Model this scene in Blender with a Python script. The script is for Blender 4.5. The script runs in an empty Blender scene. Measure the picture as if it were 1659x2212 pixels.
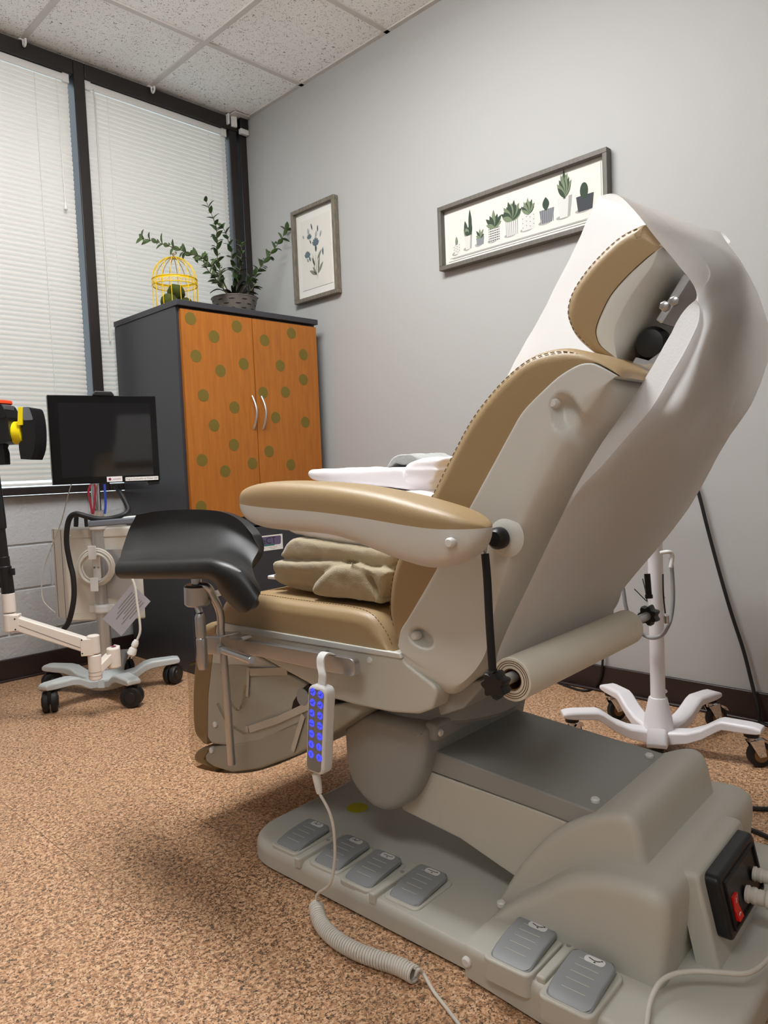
import bpy, bmesh, math, random
from mathutils import Vector, Matrix, noise
from mathutils.geometry import delaunay_2d_cdt as cdt
random.seed(7)
SC = bpy.context.scene
COL = SC.collection
PI = math.pi

# ------------------------------------------------------------------ camera, light, exposure
CAM_LOC=(-2.54023,-3.50922,0.87789); CAM_F=1592.433
CAM_R=(0.699918,-0.713045,-0.041000); CAM_U=(0.070325,0.011677,0.997456); CAM_D=(0.710752,0.701021,-0.058318)
cam_data = bpy.data.cameras.new('camera')
cam = bpy.data.objects.new('camera', cam_data); COL.objects.link(cam)
cam_data.sensor_fit = 'VERTICAL'; cam_data.sensor_height = 36.0
cam_data.lens = CAM_F / 2212 * 36.0
cam_data.clip_start = 0.02
cam.matrix_world = Matrix(((CAM_R[0], CAM_U[0], -CAM_D[0], CAM_LOC[0]), (CAM_R[1], CAM_U[1], -CAM_D[1], CAM_LOC[1]),
                           (CAM_R[2], CAM_U[2], -CAM_D[2], CAM_LOC[2]), (0, 0, 0, 1)))
SC.camera = cam
SC.view_settings.view_transform = 'Standard'; SC.view_settings.look = 'None'
SC.view_settings.gamma = 1.0; SC.view_settings.use_curve_mapping = False
SC.view_settings.exposure = 0.18
SC.cycles.use_denoising = True
SC.cycles.max_bounces = 10; SC.cycles.diffuse_bounces = 5; SC.cycles.transparent_max_bounces = 16
SC.cycles.sample_clamp_indirect = 6.0
SC.cycles.caustics_reflective = False; SC.cycles.caustics_refractive = False
world = bpy.data.worlds.new('daylight'); SC.world = world; world.use_nodes = True
world.node_tree.nodes['Background'].inputs[0].default_value = (0.80, 0.91, 1.0, 1)
world.node_tree.nodes['Background'].inputs[1].default_value = 2.3
TROFFER = (0.98, 0.99, 1.0); TROFFER_ABOVE = 31.0; TROFFER_BEHIND = 11.0
H = 2.853                                   # ceiling height; corner of window wall and right wall is the origin

# ------------------------------------------------------------------ materials
def srgb(r, g, b):
    f = lambda c: (c / 255 / 12.92) if c <= 10.3 else ((c / 255 + 0.055) / 1.055) ** 2.4
    return (f(r), f(g), f(b), 1)
def material(name, col, rough=0.5, metal=0.0, bump=0.0, bscale=200.0, spec=None, emit=None, estr=0.0, coat=0.0, vary=0.0, vscale=4.0, sheen=0.0):
    m = bpy.data.materials.new(name); m.use_nodes = True
    nt = m.node_tree; b = nt.nodes['Principled BSDF']
    b.inputs['Base Color'].default_value = col; b.inputs['Roughness'].default_value = rough; b.inputs['Metallic'].default_value = metal
    if spec is not None: b.inputs['Specular IOR Level'].default_value = spec
    if coat: b.inputs['Coat Weight'].default_value = coat
    if sheen: b.inputs['Sheen Weight'].default_value = sheen
    if emit: b.inputs['Emission Color'].default_value = emit; b.inputs['Emission Strength'].default_value = estr
    if bump or vary:
        tc = nt.nodes.new('ShaderNodeTexCoord')
    if bump:
        n = nt.nodes.new('ShaderNodeTexNoise'); n.inputs['Scale'].default_value = bscale; n.inputs['Detail'].default_value = 3
        bp = nt.nodes.new('ShaderNodeBump'); bp.inputs['Strength'].default_value = bump; bp.inputs['Distance'].default_value = 0.002
        nt.links.new(tc.outputs['Object'], n.inputs['Vector']); nt.links.new(n.outputs['Fac'], bp.inputs['Height']); nt.links.new(bp.outputs['Normal'], b.inputs['Normal'])
    if vary:
        n2 = nt.nodes.new('ShaderNodeTexNoise'); n2.inputs['Scale'].default_value = vscale; n2.inputs['Detail'].default_value = 4
        mx = nt.nodes.new('ShaderNodeMixRGB'); mx.inputs[1].default_value = tuple(c * (1 - vary) for c in col[:3]) + (1,)
        mx.inputs[2].default_value = tuple(min(1, c * (1 + vary)) for c in col[:3]) + (1,)
        nt.links.new(tc.outputs['Object'], n2.inputs['Vector']); nt.links.new(n2.outputs['Fac'], mx.inputs[0]); nt.links.new(mx.outputs[0], b.inputs['Base Color'])
    return m
def ramp(nt, pts):
    r = nt.nodes.new('ShaderNodeValToRGB'); e = r.color_ramp.elements
    e[0].position, e[0].color = pts[0]; e[1].position, e[1].color = pts[-1]
    for p, c in pts[1:-1]:
        x = e.new(p); x.color = c
    return r

PLASTIC = material('warm_grey_plastic', srgb(197, 195, 184), 0.42, bump=0.06, bscale=900)
PLASTIC_PALE = material('pale_grey_plastic', srgb(212, 212, 205), 0.42, bump=0.06, bscale=900)
PLASTIC_GREY = material('mid_grey_plastic', srgb(150, 151, 147), 0.45, bump=0.04, bscale=900)
PEDAL = material('pedal_grey_plastic', srgb(146, 149, 150), 0.4)
PEG = material('white_plastic', srgb(226, 225, 222), 0.35)
LEATHER = material('tan_vinyl', srgb(166, 141, 103), 0.42, bump=0.16, bscale=600)
STITCH = material('tan_thread', srgb(118, 92, 60), 0.8)
STEEL = material('brushed_steel', srgb(190, 191, 192), 0.3, metal=1.0)
CHROME = material('chrome', srgb(205, 205, 208), 0.08, metal=1.0)
ALU = material('satin_aluminium', srgb(195, 195, 193), 0.35, metal=0.7)
BLACK = material('black_plastic', srgb(17, 17, 19), 0.4)
BLACK_SOFT = material('black_moulded_foam', srgb(13, 13, 14), 0.4, bump=0.1, bscale=700)
RUBBER = material('black_rubber', srgb(14, 14, 15), 0.55)
CREAM = material('cream_painted_metal', srgb(214, 208, 196), 0.4)
IVORY = material('ivory_plastic', srgb(228, 220, 210), 0.38)
CARTGREY = material('pale_green_grey_casting', srgb(186, 191, 190), 0.35)
SLATE = material('slate_grey_plastic', srgb(104, 108, 115), 0.45)
WHITE_CAST = material('white_powder_coat', srgb(232, 229, 232), 0.35)
CABLE_WHITE = material('off_white_cable', srgb(212, 207, 196), 0.45)
YELLOW = material('yellow_enamel', srgb(226, 186, 10), 0.4)
YELLOW_DULL = material('yellow_sticker', srgb(200, 186, 20), 0.5)
ORANGE = material('orange_disc', srgb(248, 75, 30), 0.4)
FRAME_DARK = material('dark_bronze_window_frame', srgb(34, 28, 26), 0.45)
BASEBOARD = material('dark_brown_vinyl', srgb(46, 33, 31), 0.4)
CHARCOAL = material('charcoal_laminate', srgb(52, 52, 57), 0.42, bump=0.03, bscale=500)
OLIVE = material('olive_dots', srgb(108, 92, 26), 0.55)
CARD = material('card_cream', srgb(236, 232, 222), 0.7)
MAT_WHITE = material('mat_board', srgb(240, 238, 230), 0.8)
WHITE_LINEN = material('white_cotton', srgb(236, 232, 234), 0.9, bump=0.1, bscale=300, sheen=0.1)
FLEECE = material('sage_tan_fleece', srgb(176, 163, 134), 0.95, bump=0.5, bscale=420, sheen=0.4, vary=0.12, vscale=30)
TERRY = material('grey_terry_cloth', srgb(176, 179, 176), 0.95, bump=0.6, bscale=300, sheen=0.3)
SCREEN = material('black_glass_screen', srgb(8, 8, 10), 0.04, spec=0.6)
MOSS = material('moss', srgb(66, 74, 18), 0.95, bump=0.8, bscale=120, vary=0.45, vscale=40)
LEAF = material('leaf_green', srgb(72, 92, 52), 0.45, vary=0.35, vscale=30)
LEAF_DARK = material('leaf_dark_green', srgb(36, 48, 26), 0.4)
STEM = material('stem_brown', srgb(84, 72, 52), 0.7)
ZINC = material('rusty_zinc', srgb(104, 97, 90), 0.5, metal=0.15, vary=0.3, vscale=18)
SLOT = material('dark_slot', srgb(10, 9, 9), 0.8)
SOIL = material('soil', srgb(40, 30, 22), 0.9)
RED = material('red_lanyard', srgb(126, 22, 38), 0.7)
BLUE = material('blue_lanyard', srgb(28, 58, 150), 0.7)
RED_LIT = material('red_rocker', srgb(150, 8, 10), 0.25, emit=(1, 0.02, 0.01, 1), estr=0.10)
BLUE_LIT = material('lit_blue_button', srgb(70, 80, 220), 0.4, emit=(0.055, 0.075, 0.95, 1), estr=0.75)
INK = material('dark_ink', srgb(24, 20, 40), 0.6)
INK_GREY = material('grey_ink', srgb(120, 116, 110), 0.7)
INK_PURPLE = material('purple_ink', srgb(96, 84, 116), 0.6)
INK_TEAL = material('teal_ink', srgb(20, 112, 100), 0.6)
INK_RED = material('maroon_ink', srgb(130, 40, 70), 0.6)
CARDBOARD = material('cardboard_core', srgb(128, 92, 54), 0.8)
STICKER = material('sticker_white', srgb(232, 230, 226), 0.4)
GREEN_TAPE = material('green_rubber', srgb(10, 70, 52), 0.6)

def wood_frame(name, a, b):
    m = bpy.data.materials.new(name); m.use_nodes = True; nt = m.node_tree; bs = nt.nodes['Principled BSDF']; bs.inputs['Roughness'].default_value = 0.55
    tc = nt.nodes.new('ShaderNodeTexCoord'); mp = nt.nodes.new('ShaderNodeMapping'); mp.inputs['Scale'].default_value = (30, 30, 6)
    n = nt.nodes.new('ShaderNodeTexNoise'); n.inputs['Scale'].default_value = 4; n.inputs['Detail'].default_value = 5
    r = ramp(nt, [(0.3, a), (0.7, b)])
    nt.links.new(tc.outputs['Object'], mp.inputs['Vector']); nt.links.new(mp.outputs['Vector'], n.inputs['Vector']); nt.links.new(n.outputs['Fac'], r.inputs[0]); nt.links.new(r.outputs[0], bs.inputs['Base Color'])
    return m
DRIFTWOOD = wood_frame('driftwood', srgb(92, 86, 76), srgb(134, 124, 108))
GREYWOOD = wood_frame('grey_stained_wood', srgb(92, 88, 80), srgb(108, 103, 94))
def honey_wood():
    m = bpy.data.materials.new('honey_pearwood'); m.use_nodes = True; nt = m.node_tree; bs = nt.nodes['Principled BSDF']; bs.inputs['Roughness'].default_value = 0.38
    tc = nt.nodes.new('ShaderNodeTexCoord'); mp = nt.nodes.new('ShaderNodeMapping'); mp.inputs['Scale'].default_value = (28, 28, 2.2)
    n = nt.nodes.new('ShaderNodeTexNoise'); n.inputs['Scale'].default_value = 3; n.inputs['Detail'].default_value = 6; n.inputs['Roughness'].default_value = 0.65
    r = ramp(nt, [(0.25, srgb(150, 87, 24)), (0.55, srgb(166, 99, 28)), (0.8, srgb(177, 109, 35))])
    nt.links.new(tc.outputs['Object'], mp.inputs['Vector']); nt.links.new(mp.outputs['Vector'], n.inputs['Vector']); nt.links.new(n.outputs['Fac'], r.inputs[0]); nt.links.new(r.outputs[0], bs.inputs['Base Color'])
    return m
HONEY = honey_wood()

def wall_paint():
    m = material('grey_wall_paint', srgb(176, 176, 174), 0.6, bump=0.05, bscale=250); return m
WALL = wall_paint()
def ceiling_tile():
    m = bpy.data.materials.new('fissured_ceiling_tile'); m.use_nodes = True; nt = m.node_tree; b = nt.nodes['Principled BSDF']; b.inputs['Roughness'].default_value = 0.95
    tc = nt.nodes.new('ShaderNodeTexCoord')
    n = nt.nodes.new('ShaderNodeTexNoise'); n.inputs['Scale'].default_value = 85; n.inputs['Detail'].default_value = 2.5; n.inputs['Distortion'].default_value = 1.6
    r = ramp(nt, [(0.34, srgb(138, 130, 122)), (0.385, srgb(250, 249, 246))])
    n2 = nt.nodes.new('ShaderNodeTexNoise'); n2.inputs['Scale'].default_value = 160; n2.inputs['Detail'].default_value = 2
    r2 = ramp(nt, [(0.30, srgb(170, 163, 156)), (0.37, (1, 1, 1, 1))])
    mx = nt.nodes.new('ShaderNodeMixRGB'); mx.blend_type = 'MULTIPLY'; mx.inputs[0].default_value = 0.9
    bp = nt.nodes.new('ShaderNodeBump'); bp.inputs['Strength'].default_value = 0.3; bp.inputs['Distance'].default_value = 0.003
    nt.links.new(tc.outputs['Object'], n.inputs['Vector']); nt.links.new(tc.outputs['Object'], n2.inputs['Vector'])
    nt.links.new(n.outputs['Fac'], r.inputs[0]); nt.links.new(n2.outputs['Fac'], r2.inputs[0])
    nt.links.new(r.outputs[0], mx.inputs[1]); nt.links.new(r2.outputs[0], mx.inputs[2]); nt.links.new(mx.outputs[0], b.inputs['Base Color'])
    nt.links.new(n.outputs['Fac'], bp.inputs['Height']); nt.links.new(bp.outputs['Normal'], b.inputs['Normal'])
    return m
def floor_tile():
    m = bpy.data.materials.new('speckled_terracotta_vinyl_tile'); m.use_nodes = True; nt = m.node_tree; b = nt.nodes['Principled BSDF']
    b.inputs['Roughness'].default_value = 0.36; b.inputs['Specular IOR Level'].default_value = 0.35
    L = nt.links.new
    tc = nt.nodes.new('ShaderNodeTexCoord')
    def nz(scale, detail, dist=0.0, rough=0.5):
        n = nt.nodes.new('ShaderNodeTexNoise'); n.inputs['Scale'].default_value = scale; n.inputs['Detail'].default_value = detail
        n.inputs['Distortion'].default_value = dist; n.inputs['Roughness'].default_value = rough; L(tc.outputs['Object'], n.inputs['Vector']); return n
    a = nz(120, 3, 0.6); ra = ramp(nt, [(0.34, srgb(146, 106, 78)), (0.5, srgb(197, 152, 114)), (0.64, srgb(222, 184, 147))])
    d = nz(150, 4, 0.9, 0.6); rd = ramp(nt, [(0.545, (0, 0, 0, 1)), (0.59, (1, 1, 1, 1))])
    w = nz(170, 2, 0.5); rw = ramp(nt, [(0.615, (0, 0, 0, 1)), (0.655, (1, 1, 1, 1))])
    k = nz(290, 3, 0.4); rk = ramp(nt, [(0.595, (0, 0, 0, 1)), (0.63, (1, 1, 1, 1))])
    L(a.outputs['Fac'], ra.inputs[0]); L(d.outputs['Fac'], rd.inputs[0]); L(w.outputs['Fac'], rw.inputs[0]); L(k.outputs['Fac'], rk.inputs[0])
    def mix(f, c1, c2, k=1.0):
        x = nt.nodes.new('ShaderNodeMixRGB'); 
        if k != 1.0:
            q = nt.nodes.new('ShaderNodeMath'); q.operation = 'MULTIPLY'; q.inputs[1].default_value = k; L(f, q.inputs[0]); f = q.outputs[0]
        L(f, x.inputs[0])
        if isinstance(c1, tuple): x.inputs[1].default_value = c1
        else: L(c1, x.inputs[1])
        if isinstance(c2, tuple): x.inputs[2].default_value = c2
        else: L(c2, x.inputs[2])
        return x.outputs[0]
    c = mix(rd.outputs[0], ra.outputs[0], srgb(92, 76, 60), 0.88)
    c = mix(rw.outputs[0], c, srgb(226, 192, 156), 0.9)
    c = mix(rk.outputs[0], c, srgb(44, 38, 34), 0.9)
    # tile joints: 0.3 m squares, hair thin and in places lost
    sep = nt.nodes.new('ShaderNodeSeparateXYZ'); L(tc.outputs['Object'], sep.inputs[0])
    def joint(out, off):
        s = nt.nodes.new('ShaderNodeMath'); s.operation = 'ADD'; s.inputs[1].default_value = off; L(out, s.inputs[0])
        f = nt.nodes.new('ShaderNodeMath'); f.operation = 'PINGPONG'; f.inputs[1].default_value = 0.1504; L(s.outputs[0], f.inputs[0])
        g = nt.nodes.new('ShaderNodeMath'); g.operation = 'LESS_THAN'; g.inputs[1].default_value = 0.0007; L(f.outputs[0], g.inputs[0]); return g.outputs[0]
    j = nt.nodes.new('ShaderNodeMath'); j.operation = 'MAXIMUM'; L(joint(sep.outputs['X'], 1.84 + 30 * 0.3008), j.inputs[0]); L(joint(sep.outputs['Y'], 2.447 + 30 * 0.3008), j.inputs[1])
    fade = nz(1.3, 1); rf = ramp(nt, [(0.44, (0.06, 0.06, 0.06, 1)), (0.58, (1, 1, 1, 1))]); L(fade.outputs['Fac'], rf.inputs[0])
    jj = nt.nodes.new('ShaderNodeMath'); jj.operation = 'MULTIPLY'; L(j.outputs[0], jj.inputs[0]); L(rf.outputs[0], jj.inputs[1])
    c = mix(jj.outputs[0], c, srgb(62, 42, 30))
    L(c, b.inputs['Base Color'])
    bp = nt.nodes.new('ShaderNodeBump'); bp.inputs['Strength'].default_value = 0.08; bp.inputs['Distance'].default_value = 0.001; L(a.outputs['Fac'], bp.inputs['Height']); L(bp.outputs['Normal'], b.inputs['Normal'])
    return m
def block_wall():
    m = bpy.data.materials.new('painted_concrete_block'); m.use_nodes = True; nt = m.node_tree; b = nt.nodes['Principled BSDF']; L = nt.links.new
    b.inputs['Base Color'].default_value = srgb(188, 189, 190); b.inputs['Roughness'].default_value = 0.55
    tc = nt.nodes.new('ShaderNodeTexCoord')
    n = nt.nodes.new('ShaderNodeTexNoise'); n.inputs['Scale'].default_value = 70; n.inputs['Detail'].default_value = 3
    n3 = nt.nodes.new('ShaderNodeTexNoise'); n3.inputs['Scale'].default_value = 14; n3.inputs['Detail'].default_value = 2
    a = nt.nodes.new('ShaderNodeMath'); a.operation = 'ADD'; L(n.outputs['Fac'], a.inputs[0]); L(n3.outputs['Fac'], a.inputs[1])
    bp = nt.nodes.new('ShaderNodeBump'); bp.inputs['Strength'].default_value = 0.55; bp.inputs['Distance'].default_value = 0.006
    L(tc.outputs['Object'], n.inputs['Vector']); L(tc.outputs['Object'], n3.inputs['Vector']); L(a.outputs[0], bp.inputs['Height']); L(bp.outputs['Normal'], b.inputs['Normal'])
    return m
def slat_material():
    m = bpy.data.materials.new('white_vinyl_slat'); m.use_nodes = True; nt = m.node_tree; nt.nodes.clear(); L = nt.links.new
    o = nt.nodes.new('ShaderNodeOutputMaterial'); d = nt.nodes.new('ShaderNodeBsdfPrincipled'); t = nt.nodes.new('ShaderNodeBsdfTranslucent'); mx = nt.nodes.new('ShaderNodeMixShader')
    d.inputs['Base Color'].default_value = srgb(224, 220, 213); d.inputs['Roughness'].default_value = 0.4; t.inputs['Color'].default_value = srgb(232, 228, 220); mx.inputs[0].default_value = 0.09
    L(d.outputs[0], mx.inputs[1]); L(t.outputs[0], mx.inputs[2]); L(mx.outputs[0], o.inputs[0]); return m
def paper_material():
    m = bpy.data.materials.new('crepe_exam_paper'); m.use_nodes = True; nt = m.node_tree; nt.nodes.clear(); L = nt.links.new
    o = nt.nodes.new('ShaderNodeOutputMaterial'); d = nt.nodes.new('ShaderNodeBsdfDiffuse'); t = nt.nodes.new('ShaderNodeBsdfTranslucent'); mx = nt.nodes.new('ShaderNodeMixShader')
    d.inputs['Color'].default_value = srgb(239, 239, 239); t.inputs['Color'].default_value = srgb(242, 243, 244); mx.inputs[0].default_value = 0.5
    tc = nt.nodes.new('ShaderNodeTexCoord'); n = nt.nodes.new('ShaderNodeTexNoise'); n.inputs['Scale'].default_value = 260; n.inputs['Detail'].default_value = 4
    n2 = nt.nodes.new('ShaderNodeTexNoise'); n2.inputs['Scale'].default_value = 22; n2.inputs['Detail'].default_value = 3
    a = nt.nodes.new('ShaderNodeMath'); a.operation = 'ADD'; L(n.outputs['Fac'], a.inputs[0]); L(n2.outputs['Fac'], a.inputs[1])
    bp = nt.nodes.new('ShaderNodeBump'); bp.inputs['Strength'].default_value = 0.3; bp.inputs['Distance'].default_value = 0.003
    L(tc.outputs['Object'], n.inputs['Vector']); L(tc.outputs['Object'], n2.inputs['Vector']); L(a.outputs[0], bp.inputs['Height']); L(bp.outputs['Normal'], d.inputs['Normal']); L(bp.outputs['Normal'], t.inputs['Normal'])
    L(d.outputs[0], mx.inputs[1]); L(t.outputs[0], mx.inputs[2]); L(mx.outputs[0], o.inputs[0]); return m
def clear_sheet(name, tint, gloss):
    m = bpy.data.materials.new(name); m.use_nodes = True; nt = m.node_tree; nt.nodes.clear(); L = nt.links.new
    o = nt.nodes.new('ShaderNodeOutputMaterial'); t = nt.nodes.new('ShaderNodeBsdfTransparent'); g = nt.nodes.new('ShaderNodeBsdfGlossy'); mx = nt.nodes.new('ShaderNodeMixShader'); lw = nt.nodes.new('ShaderNodeLayerWeight')
    lw.inputs['Blend'].default_value = 0.12; t.inputs['Color'].default_value = tint; g.inputs['Roughness'].default_value = gloss
    L(lw.outputs['Fresnel'], mx.inputs[0]); L(t.outputs[0], mx.inputs[1]); L(g.outputs[0], mx.inputs[2]); L(mx.outputs[0], o.inputs[0]); return m
CEILING = ceiling_tile(); FLOOR = floor_tile(); BLOCK = block_wall(); SLAT = slat_material(); PAPER = paper_material()
GRID_WHITE = material('white_ceiling_grid', srgb(206, 201, 195), 0.6)
GLASS = clear_sheet('window_glass', (0.93, 0.97, 0.98, 1), 0.02)
CLEAR = clear_sheet('clear_vinyl', (0.88, 0.87, 0.84, 1), 0.16)
PANE = clear_sheet('picture_glass', (0.98, 0.98, 0.98, 1), 0.03)

# ------------------------------------------------------------------ mesh tools
def closed_spline(pts, sub=6):
    out = []; n = len(pts)
    for i in range(n):
        p0, p1, p2, p3 = (pts[(i + k - 1) % n] for k in range(4))
        if len(p1) > 2: p0 = p1                       # a third value marks a sharp corner
        if len(p2) > 2: p3 = p2
        for s in range(sub):
            t = s / sub
            out.append(tuple(0.5 * ((2 * p1[k]) + (-p0[k] + p2[k]) * t + (2 * p0[k] - 5 * p1[k] + 4 * p2[k] - p3[k]) * t * t + (-p0[k] + 3 * p1[k] - 3 * p2[k] + p3[k]) * t ** 3) for k in range(2)))
    return out
def open_spline(pts, sub=8):
    out = []; n = len(pts); D = len(pts[0])
    for i in range(n - 1):
        p0 = pts[max(i - 1, 0)]; p1 = pts[i]; p2 = pts[i + 1]; p3 = pts[min(i + 2, n - 1)]
        for s in range(sub):
            t = s / sub
            out.append(tuple(0.5 * ((2 * p1[k]) + (-p0[k] + p2[k]) * t + (2 * p0[k] - 5 * p1[k] + 4 * p2[k] - p3[k]) * t * t + (-p0[k] + 3 * p1[k] - 3 * p2[k] + p3[k]) * t ** 3) for k in range(D)))
    out.append(tuple(pts[-1])); return out
def rounded(pts, r, n=5):
    """polygon with every corner rounded by radius r (or a list of radii)"""
    out = []; N = len(pts)
    for i in range(N):
        ri = r[i] if isinstance(r, (list, tuple)) else r
        p, a, b = Vector(pts[i][:2]), Vector(pts[i - 1][:2]), Vector(pts[(i + 1) % N][:2])
        u = (a - p); v = (b - p); lu, lv = u.length, v.length; u.normalize(); v.normalize()
        ang = math.acos(max(-1, min(1, u.dot(v))))
        if ri < 1e-5 or ang > PI - 0.05: out.append(tuple(p)); continue
        d = min(ri / math.tan(ang / 2), lu * 0.49, lv * 0.49); q0 = p + u * d; q1 = p + v * d
        for s in range(n + 1):
            t = s / n; out.append(tuple(q0 * (1 - t) ** 2 + p * 2 * t * (1 - t) + q1 * t * t))
    return out
def area2(p): return sum(p[i - 1][0] * p[i][1] - p[i][0] * p[i - 1][1] for i in range(len(p)))
def near_line(p, seam):
    best = 9.0
    for a, b in zip(seam, seam[1:]):
        ax, ay, bx, by = a[0], a[1], b[0], b[1]; dx, dy = bx - ax, by - ay; q = dx * dx + dy * dy
        t = max(0, min(1, ((p[0] - ax) * dx + (p[1] - ay) * dy) / q)) if q > 1e-12 else 0
        best = min(best, math.hypot(p[0] - ax - dx * t, p[1] - ay - dy * t))
    return best
def inset(poly, d, wt=None):
    s = 1 if area2(poly) > 0 else -1; out = []; n = len(poly)
    for i in range(n):
        a = Vector(poly[i - 1][:2]); p = Vector(poly[i][:2]); b = Vector(poly[(i + 1) % n][:2])
        e = (b - a)
        if e.length < 1e-9: out.append(tuple(p)); continue
        e.normalize(); nn = Vector((-e.y, e.x)) * s
        out.append(tuple(p + nn * d * (wt[i] if wt else 1)))
    return out
IDENT = lambda a, b, c: (a, b, c)
class M:
    def __init__(s): s.v = []; s.f = []; s.k = []; s.mi = 0
    def add(s, v, f):
        o = len(s.v); s.v += [tuple(p) for p in v]
        for q in f: s.f.append(tuple(i + o for i in q)); s.k.append(s.mi)
        return s
    def box(s, a, b, fn=IDENT):
        v = [fn(x, y, z) for x in (a[0], b[0]) for y in (a[1], b[1]) for z in (a[2], b[2])]
        return s.add(v, [(0, 1, 3, 2), (4, 6, 7, 5), (0, 4, 5, 1), (2, 3, 7, 6), (0, 2, 6, 4), (1, 5, 7, 3)])
    def frame(s, c, ux, uy, uz):
        c, ux, uy, uz = map(Vector, (c, ux, uy, uz)); v = [c + ux * i + uy * j + uz * k for i in (-1, 1) for j in (-1, 1) for k in (-1, 1)]
        return s.add(v, [(0, 1, 3, 2), (4, 6, 7, 5), (0, 4, 5, 1), (2, 3, 7, 6), (0, 2, 6, 4), (1, 5, 7, 3)])
    def rings(s, rings, cap0=True, cap1=True, closed=True):
        n = len(rings[0]); v = [p for r in rings for p in r]; f = []
        for j in range(len(rings) - 1):
            for i in range(n if closed else n - 1):
                f.append((j * n + i, j * n + (i + 1) % n, (j + 1) * n + (i + 1) % n, (j + 1) * n + i))
        if cap0: f.append(tuple(range(n - 1, -1, -1)))
        if cap1: f.append(tuple((len(rings) - 1) * n + i for i in range(n)))
        return s.add(v, f)
    def pillow(s, poly, c0, c1, r, fn, n=4, r1=None, seam=None, ramp=0.03):
        """extrude poly from c0 to c1 with its end edges rounded by r (r1 at the c1 end)"""
        r1 = r if r1 is None else r1; rs = []
        wt = [min(1.0, near_line(p, seam) / ramp) ** 0.7 for p in poly] if seam else None
        sg = 1 if c1 > c0 else -1
        for i in range(n + 1):
            a = PI / 2 * i / n; rs.append((c0 + sg * r * (1 - math.sin(a)), r * (1 - math.cos(a)))) if r > 0 else None
        st = [(c, d) for c, d in reversed(rs)] if rs else [(c0, 0)]
        st = sorted(st, key=lambda q: sg * q[0])
        en = []
        if r1 > 0:
            for i in range(n + 1):
                a = PI / 2 * i / n; en.append((c1 - sg * r1 * (1 - math.sin(a)), r1 * (1 - math.cos(a))))
            en = sorted(en, key=lambda q: sg * q[0])
        else: en = [(c1, 0)]
        st = st + en; P2 = [(inset(poly, d, wt) if d > 0 else [q[:2] for q in poly]) for c, d in st]; o = len(s.v); n_ = len(poly)
        s.rings([[fn(a, b, c) for a, b in pp] for pp, (c, d) in zip(P2, st)], False, False)
        for base_, pp in ((o, P2[0]), (o + n_ * (len(st) - 1), P2[-1])):
            r_ = cdt([Vector(q) for q in pp], [], [list(range(n_))], 1, 1e-7)
            ids = []
            cc = st[0][0] if base_ == o else st[-1][0]
            for v, ov in zip(r_[0], r_[3]):
                if ov: ids.append(base_ + ov[0])
                else: s.v.append(tuple(fn(v.x, v.y, cc))); ids.append(len(s.v) - 1)
            for f in r_[2]: s.f.append(tuple(ids[i] for i in f)); s.k.append(s.mi)
        return s
    def tube(s, path, r, n=10, cap=True):
        P = [Vector(p) for p in path]; rings = []; up = None
        for i, p in enumerate(P):
            t = (P[min(i + 1, len(P) - 1)] - P[max(i - 1, 0)])
            if t.length < 1e-9: t = Vector((0, 0, 1))
            t.normalize()
            if up is None: up = Vector((0, 0, 1)) if abs(t.z) < 0.9 else Vector((1, 0, 0))
            x = up - t * up.dot(t)
            if x.length < 1e-6: x = Vector((1, 0, 0)) - t * t.x
            x.normalize(); y = t.cross(x); up = x
            ri = r[i] if isinstance(r, (list, tuple)) else r
            rings.append([p + (x * math.cos(2 * PI * k / n) + y * math.sin(2 * PI * k / n)) * ri for k in range(n)])
        return s.rings(rings, cap, cap)
    def lathe(s, prof, c=(0, 0, 0), ax=(0, 0, 1), n=20, cap=True):
        ax = Vector(ax).normalized(); x = ax.orthogonal().normalized(); y = ax.cross(x); c = Vector(c)
        return s.rings([[c + ax * h + (x * math.cos(2 * PI * k / n) + y * math.sin(2 * PI * k / n)) * max(r, 1e-5) for k in range(n)] for r, h in prof], cap, cap)
    def cyl(s, p0, p1, r, n=16):
        p0, p1 = Vector(p0), Vector(p1); L = (p1 - p0).length; b = min(r * 0.15, L * 0.2)
        return s.lathe([(r - b, 0), (r, b), (r, L - b), (r - b, L)], p0, p1 - p0, n)
    def ball(s, c, r, n=14, sq=(1, 1, 1)):
        rings = []
        for j in range(1, n):
            a = PI * j / n; rings.append([(c[0] + r * sq[0] * math.sin(a) * math.cos(2 * PI * k / (2 * n)), c[1] + r * sq[1] * math.sin(a) * math.sin(2 * PI * k / (2 * n)), c[2] - r * sq[2] * math.cos(a)) for k in range(2 * n)])
        return s.rings(rings)
    def surf(s, rows): return s.rings(rows, False, False, closed=False)
    def flat(s, poly, fn): 
        return s.add([fn(a, b) for a, b in poly], [tuple(range(len(poly)))])
    def torus(s, c, R, r, ax=(0, 0, 1), n=32, m=8, a0=0, a1=2 * PI):
        ax = Vector(ax).normalized(); x = ax.orthogonal().normalized(); y = ax.cross(x); c = Vector(c)
        full = abs(a1 - a0 - 2 * PI) < 1e-6
        path = [c + (x * math.cos(a0 + (a1 - a0) * i / n) + y * math.sin(a0 + (a1 - a0) * i / n)) * R for i in range(n + 1)]
        return s.tube(path, r, m, cap=not full)
def grid_surface(ctrl, su=6, sv=6):
    rows = [open_spline(r, sv) for r in ctrl]
    cols = [open_spline(list(c), su) for c in zip(*rows)]
    return [list(r) for r in zip(*cols)]

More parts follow.
